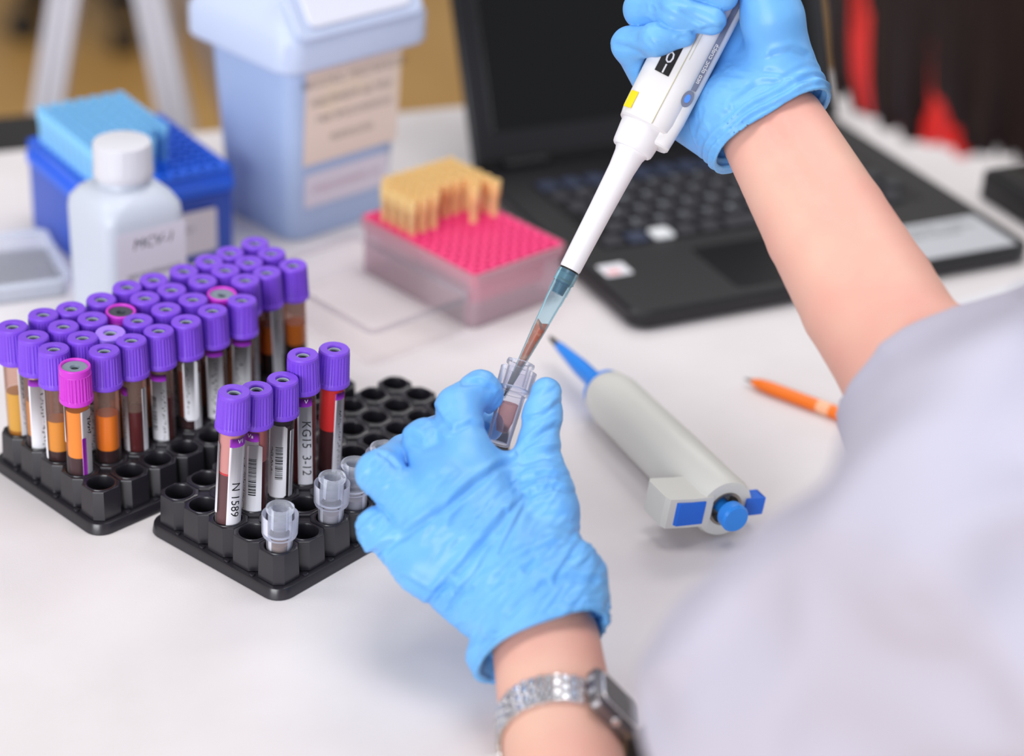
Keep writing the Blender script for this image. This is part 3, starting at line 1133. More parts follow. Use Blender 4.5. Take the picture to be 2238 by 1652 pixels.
SPEC = {
    (0, 4): dict(layers=((22, 44, YELLOW), (0.6, 22, (170, 112, 22))), labels=(LBL(52, 7, 44, 38, scrawl=(30, 2, -1, 0)),), label='purple capped tube of yellow plasma at the left border'),
    (0, 3): dict(layers=((26, 46, (196, 132, 50)), (.6, 26, DARK)), labels=(LBL(14, 8.6, 52, 34, strip=4, scrawl=(40, 2.4, 2.6, -3)),), label='purple capped tube with a broad white label, second from the left border'),
    (0, 2): dict(layers=((25, 42, (222, 150, 50)), (.6, 25, DARK)), labels=(LBL(-72, 6, 40, 40),), label='purple capped tube of amber plasma left of the magenta capped front tube'),
    (0, 1): dict(cap='pink', layers=((30, 57, (240, 148, 50)), (.6, 30, (62, 36, 40))), labels=(LBL(58, 7, 56, 30, side=2.2, scrawl=(10, 3, 1.5, 18)), LBL(-78, 5, 24, 50)), label='magenta capped tube of orange plasma at the near corner of the rack'),
    (1, 1): dict(layers=((26, 46, ORANGE), (.6, 26, DARK)), labels=(), label='purple capped tube of bright orange plasma right of the magenta capped front tube'),
    (2, 1): dict(layers=((.6, 42, DEEP),), labels=(LBL(-46, 6, 46, 34, strip=5, scrawl=(36, 1.4, 0, -3)), LBL(64, 3.4, 40, 36)), label='purple capped tube of dark blood with a narrow label, third in the near long row'),
    (3, 1): dict(layers=((.6, 44, DEEP),), labels=(LBL(-6, 9, 50, 34, strip=4, bars=(20, 3.0, -2.6, 2), scrawl=(40, 2.4, 2.4, -4)),), label='purple capped tube whose label carries handwriting, fourth in the near long row'),
    (4, 1): dict(layers=((26, 54, (120, 50, 16)), (.6, 26, DARK)), labels=(LBL(20, 8.4, 36, 43, r=1.6, scrawl=(28, 1.6, -2, 0)), LBL(52, 5, 46, 30, lift=-.05)), label='purple capped tube with a rounded white label, fifth in the near long row'),
    (5, 1): dict(layers=((.6, 50, BROWN),), labels=(LBL(8, 9.6, 50, 36, strip=4, scrawl=(44, 3.4, -.6, -3)),), label='purple capped tube with a bold scrawled label, sixth in the near long row'),
    (6, 1): dict(layers=((.6, 48, BROWN),), labels=(LBL(2, 11, 52, 35, strip=4, scrawl=(36, 4, -2, -4)),), label='purple capped tube with a pale printed label, seventh in the near long row'),
    (8, 2): dict(layers=((33, 50, (188, 100, 10)), (.6, 33, (20, 6, 8))), labels=(LBL(52, 8, 50, 36, scrawl=(36, 1.5, 0, 0)),), label='purple capped tube of brown plasma with a side label near the far end'),
    (9, 2): dict(layers=((33, 46, (196, 108, 12)), (.6, 33, (22, 6, 8))), labels=(LBL(-100, 6, 40, 36),), label='purple capped tube of brown amber plasma at the far right of the crowded rack'),
    (2, 2): dict(cap='pale'), (3, 3): dict(cap='pink'), (6, 2): dict(cap='pink'),
}
ORD = ('first', 'second', 'third', 'fourth', 'fifth', 'sixth', 'seventh', 'eighth', 'ninth', 'tenth')
ROWN = {1: 'near long row', 2: 'second long row', 3: 'third long row', 4: 'far long row'}
FILL = ((AMBER, DARK), ((150, 70, 20), DARK), (DEEP, DARK), (ORANGE, DEEP))
for (a, b), ln in LEAN.items():
    s = dict(SPEC.get((a, b), {}))
    capn = {'pale': 'paler purple', 'pink': 'magenta'}.get(s.get('cap'), 'purple')
    if 'layers' not in s:
        up, dn = FILL[(a * 3 + b * 5) % 4]
        s['layers'] = ((18, 44, up), (.6, 18, dn))
        s['labels'] = (LBL((a * 47 + b * 31) % 140 - 70, 10, 46, 34, strip=4, scrawl=(34, 3, 0, -2)),)
        s['label'] = '%s capped tube, %s from left in the %s of the crowded rack' % (capn, ORD[a], ROWN[b])
        if capn == 'magenta':
            s['label'] = 'magenta capped tube with a %s stopper in the %s' % ('dark grey' if a == 3 else 'pale grey', ROWN[b])
    tube_thing(0, a, b, s.get('cap', 'purple'), ln, 85.0 + ((a * 5 + b * 3) % 3) * .3, s['layers'], s['labels'], s['label'], G1, spin=(a * 13 + b * 29) % 60)

G2 = 'blood tubes in the sparse rack'
tube_thing(1, 0, 2, lean=(4.3, .2), top=96, group=G2, layers=((.6, 37, (96, 62, 66)), (37, 38.2, (206, 60, 66)), (38.2, 60, (206, 150, 146))),
           labels=(dict(a=42, w=9.6, h=54, z=32, strip=5, text='N 1589', size=6.6, tx=-.8, tz=-8, top='V1', r=.5), dict(a=-72, w=5, h=40, z=34, r=.8)),
           label='purple capped tube with a handwritten number, leaning at the front of the sparse rack')
tube_thing(1, 1, 2, lean=(2.0, .4), top=90.5, group=G2, layers=((.6, 42, (92, 12, 22)), (42, 60, (170, 96, 92))),
           labels=(dict(a=-22, w=10, h=52, z=34, strip=5, scrawl=(34, 2, -3.0, -4), r=.5, top='Va'), dict(a=4, w=8, h=40, z=33, lift=.2, r=1.2, bars=(22, 4.0, -1, 2), seed=11)),
           label='purple capped tube with a barcode label half hidden behind the leaning front tube')
tube_thing(1, 2, 2, lean=(2.0, .2), top=89, group=G2, layers=((.6, 57, (40, 8, 14)),),
           labels=(dict(a=-12, w=10.4, h=42, z=37, r=1.4, bars=(20, 4.0, 1.3, 0), scrawl=(16, 1.4, -2.8, 0), seed=21), dict(a=62, w=3, h=50, z=30)),
           label='purple capped tube of nearly black blood with a clean barcode label')
tube_thing(1, 3, 2, lean=(-.7, -.3), top=96, group=G2, layers=((.6, 56, (112, 10, 18)),),
           labels=(dict(a=12, w=7.8, h=56, z=32, strip=5, text='KG15  3-12', size=6.8, tx=.6, tz=-1, top='V', r=.5), dict(a=-88, w=4, h=44, z=34)),
           label='purple capped tube of dark red blood with large handwriting running down its label')
tube_thing(1, 4, 2, lean=(2.5, .4), top=92.5, group=G2, layers=((36, 60, (212, 34, 34)), (.6, 36, (60, 6, 14))),
           labels=(dict(a=46, w=6, h=50, z=34, strip=4, scrawl=(34, 1.8, 0, -3)),),
           label='purple capped tube of bright red blood, farthest back in the sparse rack')

# ------------------------------------------------------------------ clear capillary tubes
M_clr = clear('capillary_clear', (250, 250, 253), .04, .05, .85, (236, 238, 246))
M_milk = clear('capillary_milky', (248, 249, 252), .18, .08, .75, (236, 240, 248))


def crown(r, z, a):
    if r > 4.5 and z > 41.6:
        return (r, z + .5 * max(0, math.cos(2 * a)) ** 3)
    if 4.0 < r < 4.6 and z > 40.5:
        return (r - .45 * max(0, math.cos(9 * a)), z)
    return (r, z)


cr_collar = MB().add(*lathe([(6.2, 25.5), (8.4, 26.2), (8.9, 27.6), (9.1, 38), (8.5, 38), (8.3, 28.2), (6.3, 26.8)], 32)).data('collar')
cr_ring = MB().add(*lathe([(6.1, 27.6), (8.2, 28.0), (8.2, 28.6), (6.1, 28.4)], 28)).data('collar_floor')
cr_neck = MB().add(*lathe([(5.9, 26), (5.9, 39.6), (6.9, 40.2), (7.1, 41.2), (6.8, 42.0), (4.9, 42.0), (4.4, 41.4), (4.5, 30)], 36, jag=crown)).data('inner_neck')
cr_body = MB().add(*lathe([(.01, 0), (5.2, 0), (5.7, .5), (6.1, 10), (6.6, 25.6), (5.8, 25.6), (5.4, 10), (5.0, 1), (.01, 1)], 28)).data('outer_body')
cr_liq = MB().add(*lathe([(.01, 6), (2.6, 6.6), (4.1, 12), (4.5, 21), (.01, 20.6)], 20)).data('liquid')


def capillary(base, axis, label, group, rgb, spin=0):
    q = Vector((0, 0, 1)).rotation_difference(Vector(axis))
    t = thing('capillary_tube', label, 'tube', tuple(base), group=group, rot=(q @ Matrix.Rotation(spin, 3, 'Z').to_quaternion()).to_euler())
    link('outer_body', cr_body, M_clr, t)
    link('collar', cr_collar, M_clr, t)
    link('collar_floor', cr_ring, M_milk, t)
    link('inner_neck', cr_neck, M_milk if group else M_clr, t)
    link('liquid', cr_liq, ink(rgb) if group else clear('diluted_blood', (238, 206, 202), .22, .1, .3, (196, 146, 140)), t)
    return t


for (a, b, ln, rgb, lab, sp) in ((0, 0, (1.1, -.3), (150, 128, 116), 'open clear capillary tube in the near corner hole of the sparse rack', .2),
                                 (2, 0, (1.2, .2), (168, 164, 168), 'clear capillary tube with a star shaped opening, next to the gloved knuckles', 1.0),
                                 (3, 0, (-.3, -.3), (160, 158, 164), 'clear capillary tube half hidden by the gloved knuckles', .6),
                                 (4, 0, (2.2, .5), (160, 158, 164), 'clear capillary tube of which only the white rim shows behind the glove', 1.4)):
    h = hole(1, a, b)
    top = {0: 46, 2: 47.5, 3: 48, 4: 49.5}[a]
    ax = np.array([ln[0], ln[1], 42.0])
    capillary((h[0] - ln[0] * .1, h[1] - ln[1] * .1, top - 42.2), ax / np.linalg.norm(ax), lab, 'capillary tubes in the sparse rack', rgb, sp)

# ------------------------------------------------------------------ pipette lying on the bench and orange pen
M_pblue = mat('pipette_blue', (40, 140, 240), 0.35)
M_pblue2 = mat('pipette_blue_dark', (18, 108, 226), 0.4)
M_pwhite = mat('pipette_ivory', (222, 222, 216), 0.4)
M_steel = mat('pipette_steel', (150, 142, 132), 0.3, metal=.8)
A = on(1203, 738, 16.9)
Bp = on(1585, 1112, 17.4)
dv = Bp - A
ln_ = np.linalg.norm(dv)
dv /= ln_
q = Vector((0, 0, 1)).rotation_difference(Vector(dv))
rotm = q.to_matrix() @ Matrix.Rotation(0.0, 3, 'Z')
pp2 = thing('pipette', 'ivory pipette with a blue nose cone lying on the bench', 'pipette', tuple(A), rot=rotm.to_euler())
L2 = ln_
part('tip_cone', MB().add(*lathe([(0, 0), (1.3, 0), (2.4, 13), (0, 13)], 16)), M_blackpl, pp2)
part('nose_cone', MB().add(*lathe([(0, 11), (2.6, 11), (3.0, 14), (5.0, 40), (5.3, L2 * .33 - 9), (7.5, L2 * .33 - 3), (12.5, L2 * .33), (12.5, L2 * .33 + 2), (0, L2 * .33 + 2)], 28)), M_pblue, pp2)
part('handle', MB().add(*lathe([(0, L2 * .33 + 1), (11.5, L2 * .33 + 1), (14, L2 * .33 + 5), (16.2, L2 * .33 + 16), (16.8, L2 * .7), (16.8, L2 - 3), (15.6, L2), (9.6, L2), (9.2, L2 - 10), (0, L2 - 10)], 36)), M_pwhite, pp2)
part('button_sleeve', MB().add(*lathe([(8.2, L2 - 9), (8.2, L2 + .5), (9.5, L2 + .6), (9.5, L2 - 9)], 24)), M_steel, pp2)
part('plunger_button', MB().add(*lathe([(0, L2 - 6), (4, L2 - 6), (4, L2 + 4), (7.4, L2 + 4.5), (7.8, L2 + 10), (6.8, L2 + 11.5), (0, L2 + 11.5)], 24)), M_pblue, pp2)
# finger hook to the left and tip ejector to the right: directions in the handle's own frame
inv = rotm.inverted()
left = inv @ Vector((-math.cos(.65), -math.sin(.65), 0.12))
left = Vector((left.x, left.y, 0)).normalized()
perp = Vector((-left.y, left.x, 0))


def local_slab(d0, d1, t, z0, z1, drop=0.0):
    rs = []
    for s, zz0, zz1 in ((d0, z0, z1), ((d0 + d1) / 2, z0 - drop * .2, z1 - drop * .1), (d1 - 1.5, z0 - drop * .6, z1 - drop * .7), (d1, z0 - drop * .5 + 2.5, z1 - drop - 2.5)):
        c = left * s
        rs.append([tuple(c + perp * t + Vector((0, 0, zz0))), tuple(c + perp * t + Vector((0, 0, zz1))), tuple(c - perp * t + Vector((0, 0, zz1))), tuple(c - perp * t + Vector((0, 0, zz0)))])
    return loft(rs)


hk = part('finger_hook', MB().add(*local_slab(9, 36, 8.5, L2 - 22, L2 + 1, 2)), M_pwhite, pp2, smooth=False)
part('hook_inlay', MB().add(*local_slab(14, 31, 6.5, L2 - 16, L2 + 1.8, 0)), M_pblue2, hk, smooth=False)
part('ejector', MB().add(*local_slab(-12, -22, 5, L2 - 8, L2 + 1, 0)), M_pblue2, pp2, smooth=False)

M_pen = mat('pen_orange', (250, 122, 18), 0.35)
a_, b_ = on(1640, 832, 4), on(1845, 908, 4)
dp = (b_ - a_) / np.linalg.norm(b_ - a_)
qq = Vector((0, 0, 1)).rotation_difference(Vector(dp))
pen = thing('pen', 'orange ballpoint pen lying on the bench beside the sleeve', 'pen', tuple(a_), rot=qq.to_euler())
part('barrel', MB().add(*lathe([(0, 1), (1.6, 1), (3.2, 6), (3.9, 14), (3.9, 46), (0, 46)], 12)), M_pen, pen)
part('point', MB().add(*lathe([(0, -4), (.5, -4), (1.4, 1.2), (0, 1.2)], 12)), M_steel, pen)
part('grip_band', MB().add(*lathe([(0, 46), (4.0, 46), (4.0, 54), (0, 54)], 12)), mat('pen_pale', (255, 190, 150), .4), pen)
part('pen_end', MB().add(*lathe([(0, 54), (3.9, 54), (3.8, 128), (3, 130), (0, 130)], 12)), M_pen, pen)

# ================================================================== the person
def V(px, py, D):                 # survey point -> viewer-aligned mm frame (x right, y up, z towards the photographer)
    return np.array([(px - IW / 2) * D / F_PX, -(py - IH / 2) * D / F_PX, -D], np.float32)


VM = np.stack([R2, U2, -FW])      # rows: viewer axes in bench coordinates


def v2b(P):
    return np.asarray(P, float) @ VM + STAND


def b2v(P):
    return ((np.asarray(P, float) - STAND) @ VM.T).astype(np.float32)


M_glove = mat('glove_nitrile', (104, 173, 240), 0.40, spec=.4, noise=(35, (118, 186, 244), .35, .7), bump=(260, .25, .5), sss=.15, sss_rad=(.5, .8, 1))
M_skin = mat('skin', (226, 182, 164), 0.5, spec=.35, noise=(26, (225, 166, 152), .3, .72), bump=(500, .12, .3), sss=.2)
M_coat = mat('coat_cotton', (190, 188, 206), 0.85, bump=(600, .2, .4))
M_hair = mat('hair_dark_brown', (22, 9, 9), 0.5, spec=.25)
M_hairred = mat('hair_red', (200, 22, 12), 0.45)
M_trous = mat('trousers_black', (24, 23, 28), .85)

PO = np.array([355.0, 545.0, -750.0])
person = thing('person', 'person in a white lab coat and blue gloves pipetting a blood sample', 'person', tuple(PO))

RS = np.array([405.0, 735.0, 268.0])            # right shoulder, bench mm
LS = at(2310, 1215, 645)                        # left shoulder
MS = (RS + LS) / 2
FACE = np.array([-.61, .79, 0])
SIDE = np.array([.79, .61, 0])
PEL = np.array([355.0, 545.0, -195.0])
HC = np.array([200.0, 728.0, 436.0])
LW_ = at(1192, 1395, 955)                       # left wrist, elbow
LE = at(1335, 2330, 806)
RWR = at(1692, 288, 1035)                       # right wrist, elbow
RE = at(2005, 825, 948)
bv = lambda p: b2v(np.asarray(p)[None])[0]
xL = np.array([1.0, 0, 0], np.float32)


def arm_left(q, g=0.0):
    w, e = bv(LW_), bv(LE)
    m = w + (e - w) * .5
    o = xL * 6.0
    d = smin(chain(q, [w - o, m - o * .5, e], [18.6 + g, 24.0 + g, 31 + g], 2), chain(q, [w + o, m + o * .5, e], [18.6 + g, 24.0 + g, 31 + g], 2), 8)
    return d


rperp = np.array([.854, .52, 0], np.float32)


def arm_right(q, g=0.0):
    w, e = bv(RWR), bv(RE)
    m = bv(at(1806, 492, 1000))
    m2 = bv(at(1897, 650, 975))
    o = rperp * 9
    ps = lambda s: [w + s * o, m + s * o * 1.12, m2 + s * o * 1.1, e + s * o * .7]
    r = [17.6 + g, 20.0 + g, 22.4 + g, 26 + g]
    return smin(chain(q, ps(1), r, 1.5), chain(q, ps(-1), r, 1.5), 9)


# ------------------------------------------------------------------ body, one continuous surface
def body_sdf(p):
    q = b2v(p)
    d = smin(arm_left(q), arm_right(q), 4)
    # palms that fill the gloves
    d = smin(d, rcone(q, bv(LW_), V(1000, 1130, 972), 17, 11), 8)
    d = smin(d, rcone(q, bv(RWR), V(1600, 120, 1068), 16, 10), 8)
    d = smin(d, rcone(p, LE, LS, 31, 36), 12)
    d = smin(d, rcone(p, RE, RS, 27, 34), 12)
    t = rcone(p, LS, RS, 40, 40)
    for s in (-1, 1):
        t = smin(t, rcone(p, MS + SIDE * 55 * s - [0, 0, 30], PEL + SIDE * 58 * s, 64, 80), 40)
    d = smin(d, t, 25)
    nk = MS + np.array([0, 0, 40.0])
    d = smin(d, rcone(p, nk, HC - FACE * 22 - [0, 0, 50], 46, 44), 20)
    hd = ball(p, HC, 84, (.92, .98, 1.12))
    ch = HC + FACE * 52 - np.array([0, 0, 78.0])
    hd = smin(hd, rcone(p, HC + FACE * 30 - [0, 0, 20], ch, 58, 27), 24)
    hd = smin(hd, rcone(p, HC + FACE * 84 - [0, 0, 6], HC + FACE * 96 - [0, 0, 34], 7, 10), 10)      # nose
    for s in (-1, 1):
        hd = smax(hd, -ball(p, HC + FACE * 88 + SIDE * 31 * s, 12), 8)                                # eye sockets
        hd = smin(hd, ball(p, HC + FACE * 74 + SIDE * 30 * s - [0, 0, 2], 12), 2)                    # eyeballs
        hd = smin(hd, ball(p, HC + SIDE * 80 * s - FACE * 4 - [0, 0, 14], 20, (.5, .8, 1.4)), 4)     # ears
    hd = smin(hd, rcone(p, HC + FACE * 84 + SIDE * 17 - [0, 0, 58], HC + FACE * 84 - SIDE * 17 - [0, 0, 58], 5, 5), 4)   # lips
    return smin(d, hd, 12)


def dist_poly(X, pts):
    """distance (mm, in the viewer plane) of points to a polyline given by survey points at depth ~1000"""
    d = np.full(len(X), 1e9, np.float32)
    P = [V(a, b, 1000)[:2] for a, b in pts]
    xy = X[:, :2] * (1000.0 / -X[:, 2:3])
    for a, b in zip(P[:-1], P[1:]):
        ab = b - a
        t = np.clip(((xy - a) @ ab) / (ab @ ab), 0, 1)
        e = xy - a - t[:, None] * ab
        d = np.minimum(d, np.sqrt((e * e).sum(1)))
    return d


def side_poly(X, pts):
    """signed side of the nearest piece of the polyline"""
    best = np.full(len(X), 1e9, np.float32)
    sg = np.zeros(len(X), np.float32)
    P = [V(a, b, 1000)[:2] for a, b in pts]
    xy = X[:, :2] * (1000.0 / -X[:, 2:3])
    for a, b in zip(P[:-1], P[1:]):
        ab = b - a
        t = np.clip(((xy - a) @ ab) / (ab @ ab), 0, 1)
        e = xy - a - t[:, None] * ab
        dd = np.sqrt((e * e).sum(1))
        s = ab[0] * e[:, 1] - ab[1] * e[:, 0]
        m = dd < best
        best = np.where(m, dd, best)
        sg = np.where(m, np.sign(s) * dd, sg)
    return sg


def add_mesh(name, Pb, F, material, parent=person):
    return link(name, np_mesh(name, np.asarray(Pb) - PO, F), material, parent)


P, F, N = isosurface(body_sdf, (-40, 440, -310), (480, 1060, 560), 3.2)
q = b2v(P)
Nv = N @ VM.T.astype(np.float32)
front = np.clip(Nv[:, 2], 0, 1)
for pl, am, w in (([(1672, 285), (1715, 350), (1765, 425), (1800, 480)], 2.2, 4.2), ([(1712, 262), (1748, 330), (1790, 400)], 1.8, 3.6)):
    dd = dist_poly(q, pl)
    P = P + N * (am * np.exp(-(dd / w) ** 2) * front)[:, None]
for pl, am, w in (([(1690, 280), (1730, 345), (1775, 415)], -1.8, 3.2),):
    dd = dist_poly(q, pl)
    P = P + N * (am * np.exp(-(dd / w) ** 2) * front)[:, None]
add_mesh('body', P, F, M_skin)


# ------------------------------------------------------------------ gloves
def plane(q, a, b, c, inside):
    n = np.cross(b - a, c - a)
    n = n / np.linalg.norm(n)
    if (inside - a) @ n > 0:
        n = -n
    return (q - a) @ n


LH = {
    'm2': ([(1205, 1330, 958), (1014, 1020, 986)], [17, 13.2]), 'm3': ([(1180, 1350, 955), (968, 1070, 977)], [18, 12.8]),
    'm4': ([(1150, 1365, 957), (948, 1145, 972)], [17, 12.6]), 'm5': ([(1120, 1380, 962), (928, 1235, 971)], [15.5, 12.6]),
    'web': ([(1180, 1062, 996), (1030, 1022, 996)], [12, 11.5]),
    'th0': ([(1215, 1315, 960), (1194, 1115, 985)], [15.5, 13.6]),
}
LF = {
    'thumb': ([(1194, 1115, 985), (1176, 975, 1003), (1186, 905, 1008), (1194, 858, 1012)], [13.6, 9.6, 9.0, 7.4]),
    'index': ([(1014, 1020, 986), (1002, 892, 1005), (1050, 850, 1015), (1078, 872, 1021)], [13.2, 10.6, 8.6, 7.6]),
    'middle': ([(968, 1070, 977), (930, 965, 1002), (990, 935, 1030), (1065, 930, 1040)], [12.8, 10.4, 9.2, 8.2]),
    'ring': ([(948, 1145, 972), (829, 1034, 988), (885, 992, 1018), (965, 970, 1032)], [12.6, 10.4, 9.0, 7.8]),
    'pinky': ([(928, 1235, 971), (827, 1157, 983), (880, 1110, 1012), (955, 1080, 1026)], [12.4, 9.9, 8.6, 7.4]),
}
LPL = (V(1322, 1345, 945), V(1062, 1474, 945), V(1222, 1310, 920), V(1000, 1130, 972))


def vv(l):
    return [V(*t) for t in l]


def cuff_left(q, g):
    a, b = V(1200, 1270, 960), V(1188, 1470, 940)
    o = xL * 7.5
    return smin(rcone(q, a - o, b - o * 1.15, 19.5 + g, 21.3 + g), rcone(q, a + o, b + o * 1.05, 19.5 + g, 20.6 + g), 8)


TUBE_A, TUBE_B = V(1133, 800, 1026), V(1086, 975, 1018)


def glove_left(q):
    pm = None
    for k, (pts, r) in LH.items():
        e = chain(q, vv(pts), r)
        pm = e if pm is None else smin(pm, e, 9)
    pm = smin(pm, cuff_left(q, 0), 10)
    pm = smin(pm, ball(q, V(1058, 1436, 950), 8), 8)
    fg = None
    for k in ('index', 'middle', 'ring', 'pinky', 'thumb'):
        pts, r = LF[k]
        e = chain(q, vv(pts), r, 3.5)
        fg = e if fg is None else smin(fg, e, 2.2)
    d = smin(pm, fg, 8)
    # the held tube presses a groove between thumb and index
    d = smax(d, -rcone(q, TUBE_A, TUBE_B, 7.4, 6.2), 1.5)
    pl = plane(q, *LPL)
    d = smax(d, pl, 1.0)
    cav = np.maximum(cuff_left(q, -1.2), -pl - 10)
    return smax(d, -cav, .6)


def wrinkle(q, N, dirs, amp, seed, fx=.34, fy=.075):
    """ridged noise stretched along a viewer-plane direction"""
    a = np.array(dirs[0], np.float32)
    a = a / np.linalg.norm(a)
    b = np.array([-a[1], a[0], 0], np.float32)
    c = np.array([0, 0, 1], np.float32)
    w = np.stack([q @ a * fy, q @ b * fx, q @ c * fy * 1.6], -1)
    wob = vnoise(q * .05, seed + 3)
    w = w + wob[:, None] * .9
    n = vnoise(w, seed)
    r = 1 - np.abs(n) * 2.2
    r = np.clip(r, -.4, 1)
    mod = np.clip(vnoise(q * .045, seed + 9) * .9 + .55, 0, 1.2)
    return amp * r * mod


P, F, N = isosurface(glove_left, v2b([[0, 0, 0]])[0] * 0 + np.array([-95, -165, -1050]), np.array([70, 25, -900]), .95)
q = P
front = np.clip(N[:, 2] + .35, 0, 1)
back = np.clip((-(q[:, 1] * 1000 / -q[:, 2]) * F_PX / 1000 + IH / 2 - 985) / 120, 0, 1)       # hand back, below the knuckles
fine = wrinkle(q, N, [(.60, .80, 0)], 1.1, 11, .32, .040) + wrinkle(q, N, [(.80, .6, 0)], .6, 23, .55, .07)
disp = fine * front * (.30 + .70 * back)
rx = np.clip(((q[:, 0] * 1000 / -q[:, 2]) * F_PX / 1000 + IW / 2 - 1130) / 70, 0, 1)
disp = disp + wrinkle(q, N, [(1, .12, 0)], .85, 41, .36, .05) * rx * back
CRL = (([(812, 1215), (870, 1180), (930, 1142), (985, 1105), (1040, 1058), (1090, 1022), (1150, 998), (1215, 985)], 1.25, 2.3),
       ([(925, 1340), (958, 1292), (1010, 1235), (1060, 1180), (1105, 1120)], 1.1, 2.0),
       ([(985, 1330), (1010, 1290), (1050, 1240), (1085, 1180)], .8, 1.7), ([(1000, 1255), (1035, 1210), (1085, 1165), (1130, 1100)], .9, 1.8),
       ([(1075, 1280), (1120, 1230), (1190, 1195), (1250, 1180)], .8, 1.8), ([(1095, 1210), (1140, 1120), (1165, 1075)], .7, 1.5),
       ([(1150, 1245), (1205, 1190), (1262, 1165)], .8, 1.8), ([(1215, 1265), (1268, 1180)], .7, 1.5),
       ([(1135, 1052), (1190, 1036), (1238, 1040)], .7, 1.6), ([(1150, 1082), (1210, 1064), (1252, 1076)], .8, 1.6),
       ([(1140, 1012), (1190, 1000), (1220, 1002)], .7, 1.4), ([(1135, 990), (1180, 950), (1214, 930)], .9, 1.8), ([(1150, 915), (1190, 905), (1222, 880)], .7, 1.5),
       ([(948, 893), (962, 915), (985, 935)], .8, 1.5), ([(1012, 838), (1045, 836), (1075, 850)], .8, 1.6), ([(900, 960), (925, 975), (955, 965)], 1.2, 3.0),
       ([(1000, 940), (1030, 925), (1058, 935)], .7, 1.6), ([(830, 990), (850, 1000), (866, 1020)], .7, 1.4),
       ([(960, 1290), (985, 1275), (1005, 1300), (1030, 1285)], .8, 1.5), ([(880, 1262), (915, 1285), (955, 1300)], .6, 1.5), ([(1110, 1345), (1170, 1290), (1240, 1262), (1300, 1270)], .9, 2.2))
for pl, am, w in CRL:
    am, w = am * 1.5, w * .75
    s = side_poly(q, pl)
    d = dist_poly(q, pl)
    disp = disp + front * am * (-np.exp(-(d / w) ** 2) + .55 * np.exp(-((s - 2.1 * w) / (1.1 * w)) ** 2) * (d < 6 * w))
pd = plane(q, *LPL)
disp = disp + .7 * np.exp(-((pd + .9) / .8) ** 2) - .35 * np.exp(-((pd + 2.8) / .9) ** 2)
keep = np.clip((-pd) / 2 + .2, .2, 1)
P = P + N * (disp * keep)[:, None]
add_mesh('glove', v2b(P), F, M_glove)

RH = {
    'm5': ([(1632, 312, 1042), (1470, 232, 1074)], [19, 13.5]), 'm4': ([(1662, 288, 1042), (1522, 118, 1084)], [19, 12.5]),
    'm3': ([(1690, 262, 1042), (1562, 20, 1087)], [19, 12.5]), 'm2': ([(1712, 240, 1044), (1604, -70, 1087)], [18, 12.5]),
    'th0': ([(1722, 215, 1040), (1688, 40, 1026)], [17, 15]), 'fill': ([(1640, 220, 1050), (1610, 60, 1066)], [20, 17]),
}
RF = {
    'thumb': ([(1688, 40, 1026), (1655, -100, 1018), (1600, -185, 1014)], [15, 11, 8.5]),
    'pinky': ([(1462, 228, 1074), (1376, 98, 1041), (1436, 86, 1021), (1497, 78, 1019)], [12, 8.4, 7.5, 5.4]),
    'ring': ([(1522, 118, 1084), (1407, 20, 1042), (1482, 27, 1018), (1555, 44, 1016)], [12, 9.4, 8.6, 7.2]),
    'middle': ([(1562, 20, 1087), (1440, -58, 1042), (1520, -42, 1017), (1584, -6, 1016)], [12, 9.6, 8.8, 6.6]),
    'index': ([(1604, -70, 1087), (1490, -135, 1042), (1570, -122, 1017), (1640, -96, 1016)], [12, 9.6, 8.6, 6.8]),
}
RPL = (V(1560, 352, 1030), V(1815, 198, 1030), V(1655, 250, 1008), V(1620, 120, 1060))


def cuff_right(q, g):
    a, b = V(1655, 215, 1040), V(1712, 320, 1030)
    o = rperp * 10.5
    return smin(rcone(q, a - o, b - o * 1.1, 21 + g, 22.8 + g), rcone(q, a + o, b + o * 1.05, 20 + g, 21.8 + g), 9)


PIP_A, PIP_B = V(1397, 283, 1040), V(1700, -300, 1040)


def glove_right(q):
    pm = None
    for k, (pts, r) in RH.items():
        e = chain(q, vv(pts), r)
        pm = e if pm is None else smin(pm, e, 10)
    pm = smin(pm, cuff_right(q, 0), 9)
    fg = None
    for k in ('pinky', 'ring', 'middle', 'index', 'thumb'):
        pts, r = RF[k]
        e = chain(q, vv(pts), r, 4)
        fg = e if fg is None else smin(fg, e, .6)
    d = smin(pm, fg, 4)
    d = smax(d, -rcone(q, PIP_A, PIP_B, 13.6, 14.0), 1.2)
    pl = plane(q, *RPL)
    d = smax(d, pl, 1.0)
    cav = np.maximum(cuff_right(q, -1.3), -pl - 9)
    return smax(d, -cav, .6)


